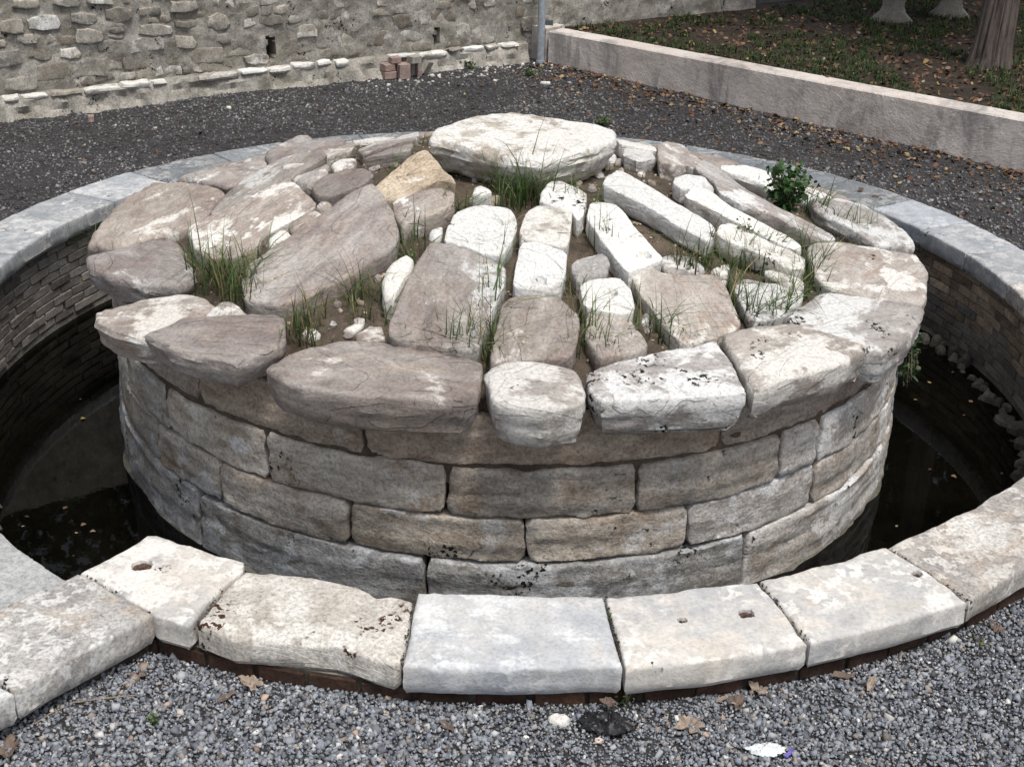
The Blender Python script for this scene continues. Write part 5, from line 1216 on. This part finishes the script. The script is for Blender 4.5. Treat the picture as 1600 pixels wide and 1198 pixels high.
def dry_leaf(px, py, size, label, mat='dry_leaf', rz=0.0, lift=.012, lobed=True, seed=1):
    size *= 0.8
    q = at(px, py, GZ); V = [(0, 0, 0)]; n = 40
    rings = 5
    for j in range(1, rings+1):
        for k in range(n):
            t = 2*PI*k/n; lob = (1+.16*math.cos(5*t+seed)+.20*math.cos(3*t+seed*2)+.12*math.cos(11*t+1)+.10*math.cos(17*t)) if lobed else (1+.05*math.cos(9*t)); e = (1.15 if lobed else 1.5)
            r = size*.5*lob*j/rings; x, y = r*math.cos(t)*e, r*math.sin(t)*(.85 if lobed else .5)
            z = size*(.42*(j/rings)**2*(.5+.7*noise.noise(Vector((math.cos(t)*1.6, math.sin(t)*1.6, seed))))+.10*noise.noise(Vector((x/size*5, y/size*5, seed))))
            V.append((x, y, z))
    F = [(0, 1+k, 1+(k+1) % n) for k in range(n)]
    for j in range(rings-1):
        for k in range(n): a = 1+j*n+k; b = 1+j*n+(k+1) % n; F.append((a, a+n, b+n, b))
    zmin = min(v[2] for v in V); c, s = math.cos(rz), math.sin(rz)
    V = [(q.x+c*x-s*y, q.y+s*x+c*y, GZ+lift+z-zmin) for x, y, z in V]
    root = from_world('dry_leaf', V, F, mat); tag(root, label, 'leaf'); m = root.modifiers.new('thick', 'SOLIDIFY'); m.thickness = .001
    a = Vector((q.x, q.y, GZ+lift-zmin)); v, f = tube([a, a+Vector((c, s, .2))*size*.5, a+Vector((c, s, -.1))*size*.85], [.0014, .0012, .001], 5); from_world('stalk', v, f, 'twig', root)
dry_leaf(1078, 1142, .11, 'big curled pale dead leaf on the gravel right of the black plastic', 'dry_leaf_pale', .2, seed=2)
dry_leaf(948, 1116, .06, 'small torn leaf lying against the black plastic', 'dry_leaf', -.4, .05, seed=5)
dry_leaf(1150, 1105, .09, 'brown dead leaf by the front bricks, right of the weed', 'dry_leaf', 1.2, seed=7)
dry_leaf(1185, 1085, .08, 'tilted dead leaf leaning on the front bricks', 'dry_leaf_pale', 2.2, seed=9)
dry_leaf(1128, 1098, .05, 'small yellowish dead leaf close to the front bricks', 'dry_leaf_pale', .7, lobed=False, seed=12)
dry_leaf(698, 1140, .065, 'oval brown leaf on the gravel below the white coping', 'dry_leaf', 2.3, lobed=False, seed=11)
dry_leaf(706, 1122, .04, 'small reddish oval leaf above the other oval leaf', 'dry_leaf', .4, lobed=False, seed=14)
dry_leaf(700, 1175, .03, 'tiny reddish leaf low on the front gravel', 'dry_leaf', .9, lobed=False, seed=15)
dry_leaf(215, 1062, .06, 'dead leaf under the corner block on coarse gravel', 'dry_leaf', .5, seed=16)
dry_leaf(355, 1095, .07, 'long brown leaf on gravel below the lichen coping', 'dry_leaf', .9, lobed=False, seed=18)
dry_leaf(392, 1075, .09, 'pale crumpled leaf near the lichen coping', 'dry_leaf_pale', 2.6, seed=19)
dry_leaf(10, 1180, .12, 'brown dead leaf in the bottom left corner', 'dry_leaf', 1.0, seed=21)
dry_leaf(1360, 1075, .07, 'grey brown oval leaf on gravel under the right coping', 'dry_leaf_pale', 1.1, lobed=False, seed=22)
dry_leaf(1315, 1062, .08, 'brown leaf tucked under the right front coping', 'dry_leaf', .1, lobed=False, seed=24)
dry_leaf(1555, 988, .07, 'dark dry leaf at the base of the rightmost coping', 'dry_leaf', 1.8, seed=25)
def twig(p, label):
    pts = [at(x, y, GZ)+Vector((0, 0, .012+.006*random.random())) for x, y in p]; v, f = tube(pts, [.0035]*(len(pts)-1)+[.0015], 6); tag(from_world('twig', v, f, 'twig'), label, 'twig')
twig([(110, 1102), (150, 1098), (195, 1093), (215, 1091)], 'thin straight twig on gravel below the corner block')
twig([(55, 1135), (80, 1118), (110, 1106)], 'pale thin twig near the grey coping block')
twig([(1230, 1160), (1250, 1175), (1285, 1190)], 'dark thin twig right of the white paper')
q = at(935, 1163, GZ); v, f = tube([Vector((q.x+.012*math.cos(t)*(1-t/14), q.y+.012*math.sin(t)*(1-t/14), GZ+.014+t*.0012)) for t in np.linspace(0, 9, 26)], list(np.linspace(.008, .002, 26)), 8); tag(from_world('snail_shell', v, f, 'snail'), 'small pale snail shell below the black plastic', 'shell')
P_ = []; T_ = []
for (a, b, cnt_) in (((945, 934), (974, 1042), 110), ((1186, 908), (1264, 1004), 60), ((1386, 856), (1512, 938), 40), ((122, 894), (236, 958), 30), ((368, 890), (304, 985), 60), ((648, 930), (628, 1040), 60)):
    for _ in range(cnt_):
        t = random.random(); q = at(a[0]+(b[0]-a[0])*t, a[1]+(b[1]-a[1])*t, -.012); cl_ = noise.noise(Vector((t*6, a[0], 0)))
        if cl_ < -.1: continue
        P_.append((q.x+random.gauss(0, .003), q.y+random.gauss(0, .003), random.uniform(-.02, .001))); g = random.uniform(.6, 1.3); T_.append((.055*g, .07*g, .028*g) if cl_ > .15 else (.06*g, .05*g, .038*g))
tag(chips('moss', np.array(P_), rng.uniform(.003, .0065, len(P_)), np.array(T_)), 'moss and dirt lodged in the joints of the front coping', 'moss', kind='stuff')
# leaves lying on the low wall and on the coping
def wall_leaf(px, py, z, label, size=.05, mat='dry_leaf'):
    q = at(px, py, z); o = leaves('dry_leaf', np.array([(q.x, q.y, z+.012)]), np.array([size]), np.array([(.10, .06, .04)]), .2); tag(o, label, 'leaf')
wall_leaf(1296, 123, .175, 'dark dead leaf lying on top of the low pink wall', .11)
wall_leaf(1368, 134, .185, 'small dark leaf on the low wall top, nearer the tree', .07)
wall_leaf(1345, 299, .004, 'small dark leaf on the back right coping', .06)
wall_leaf(1368, 308, .004, 'dark leaf at a joint of the back right coping', .06)
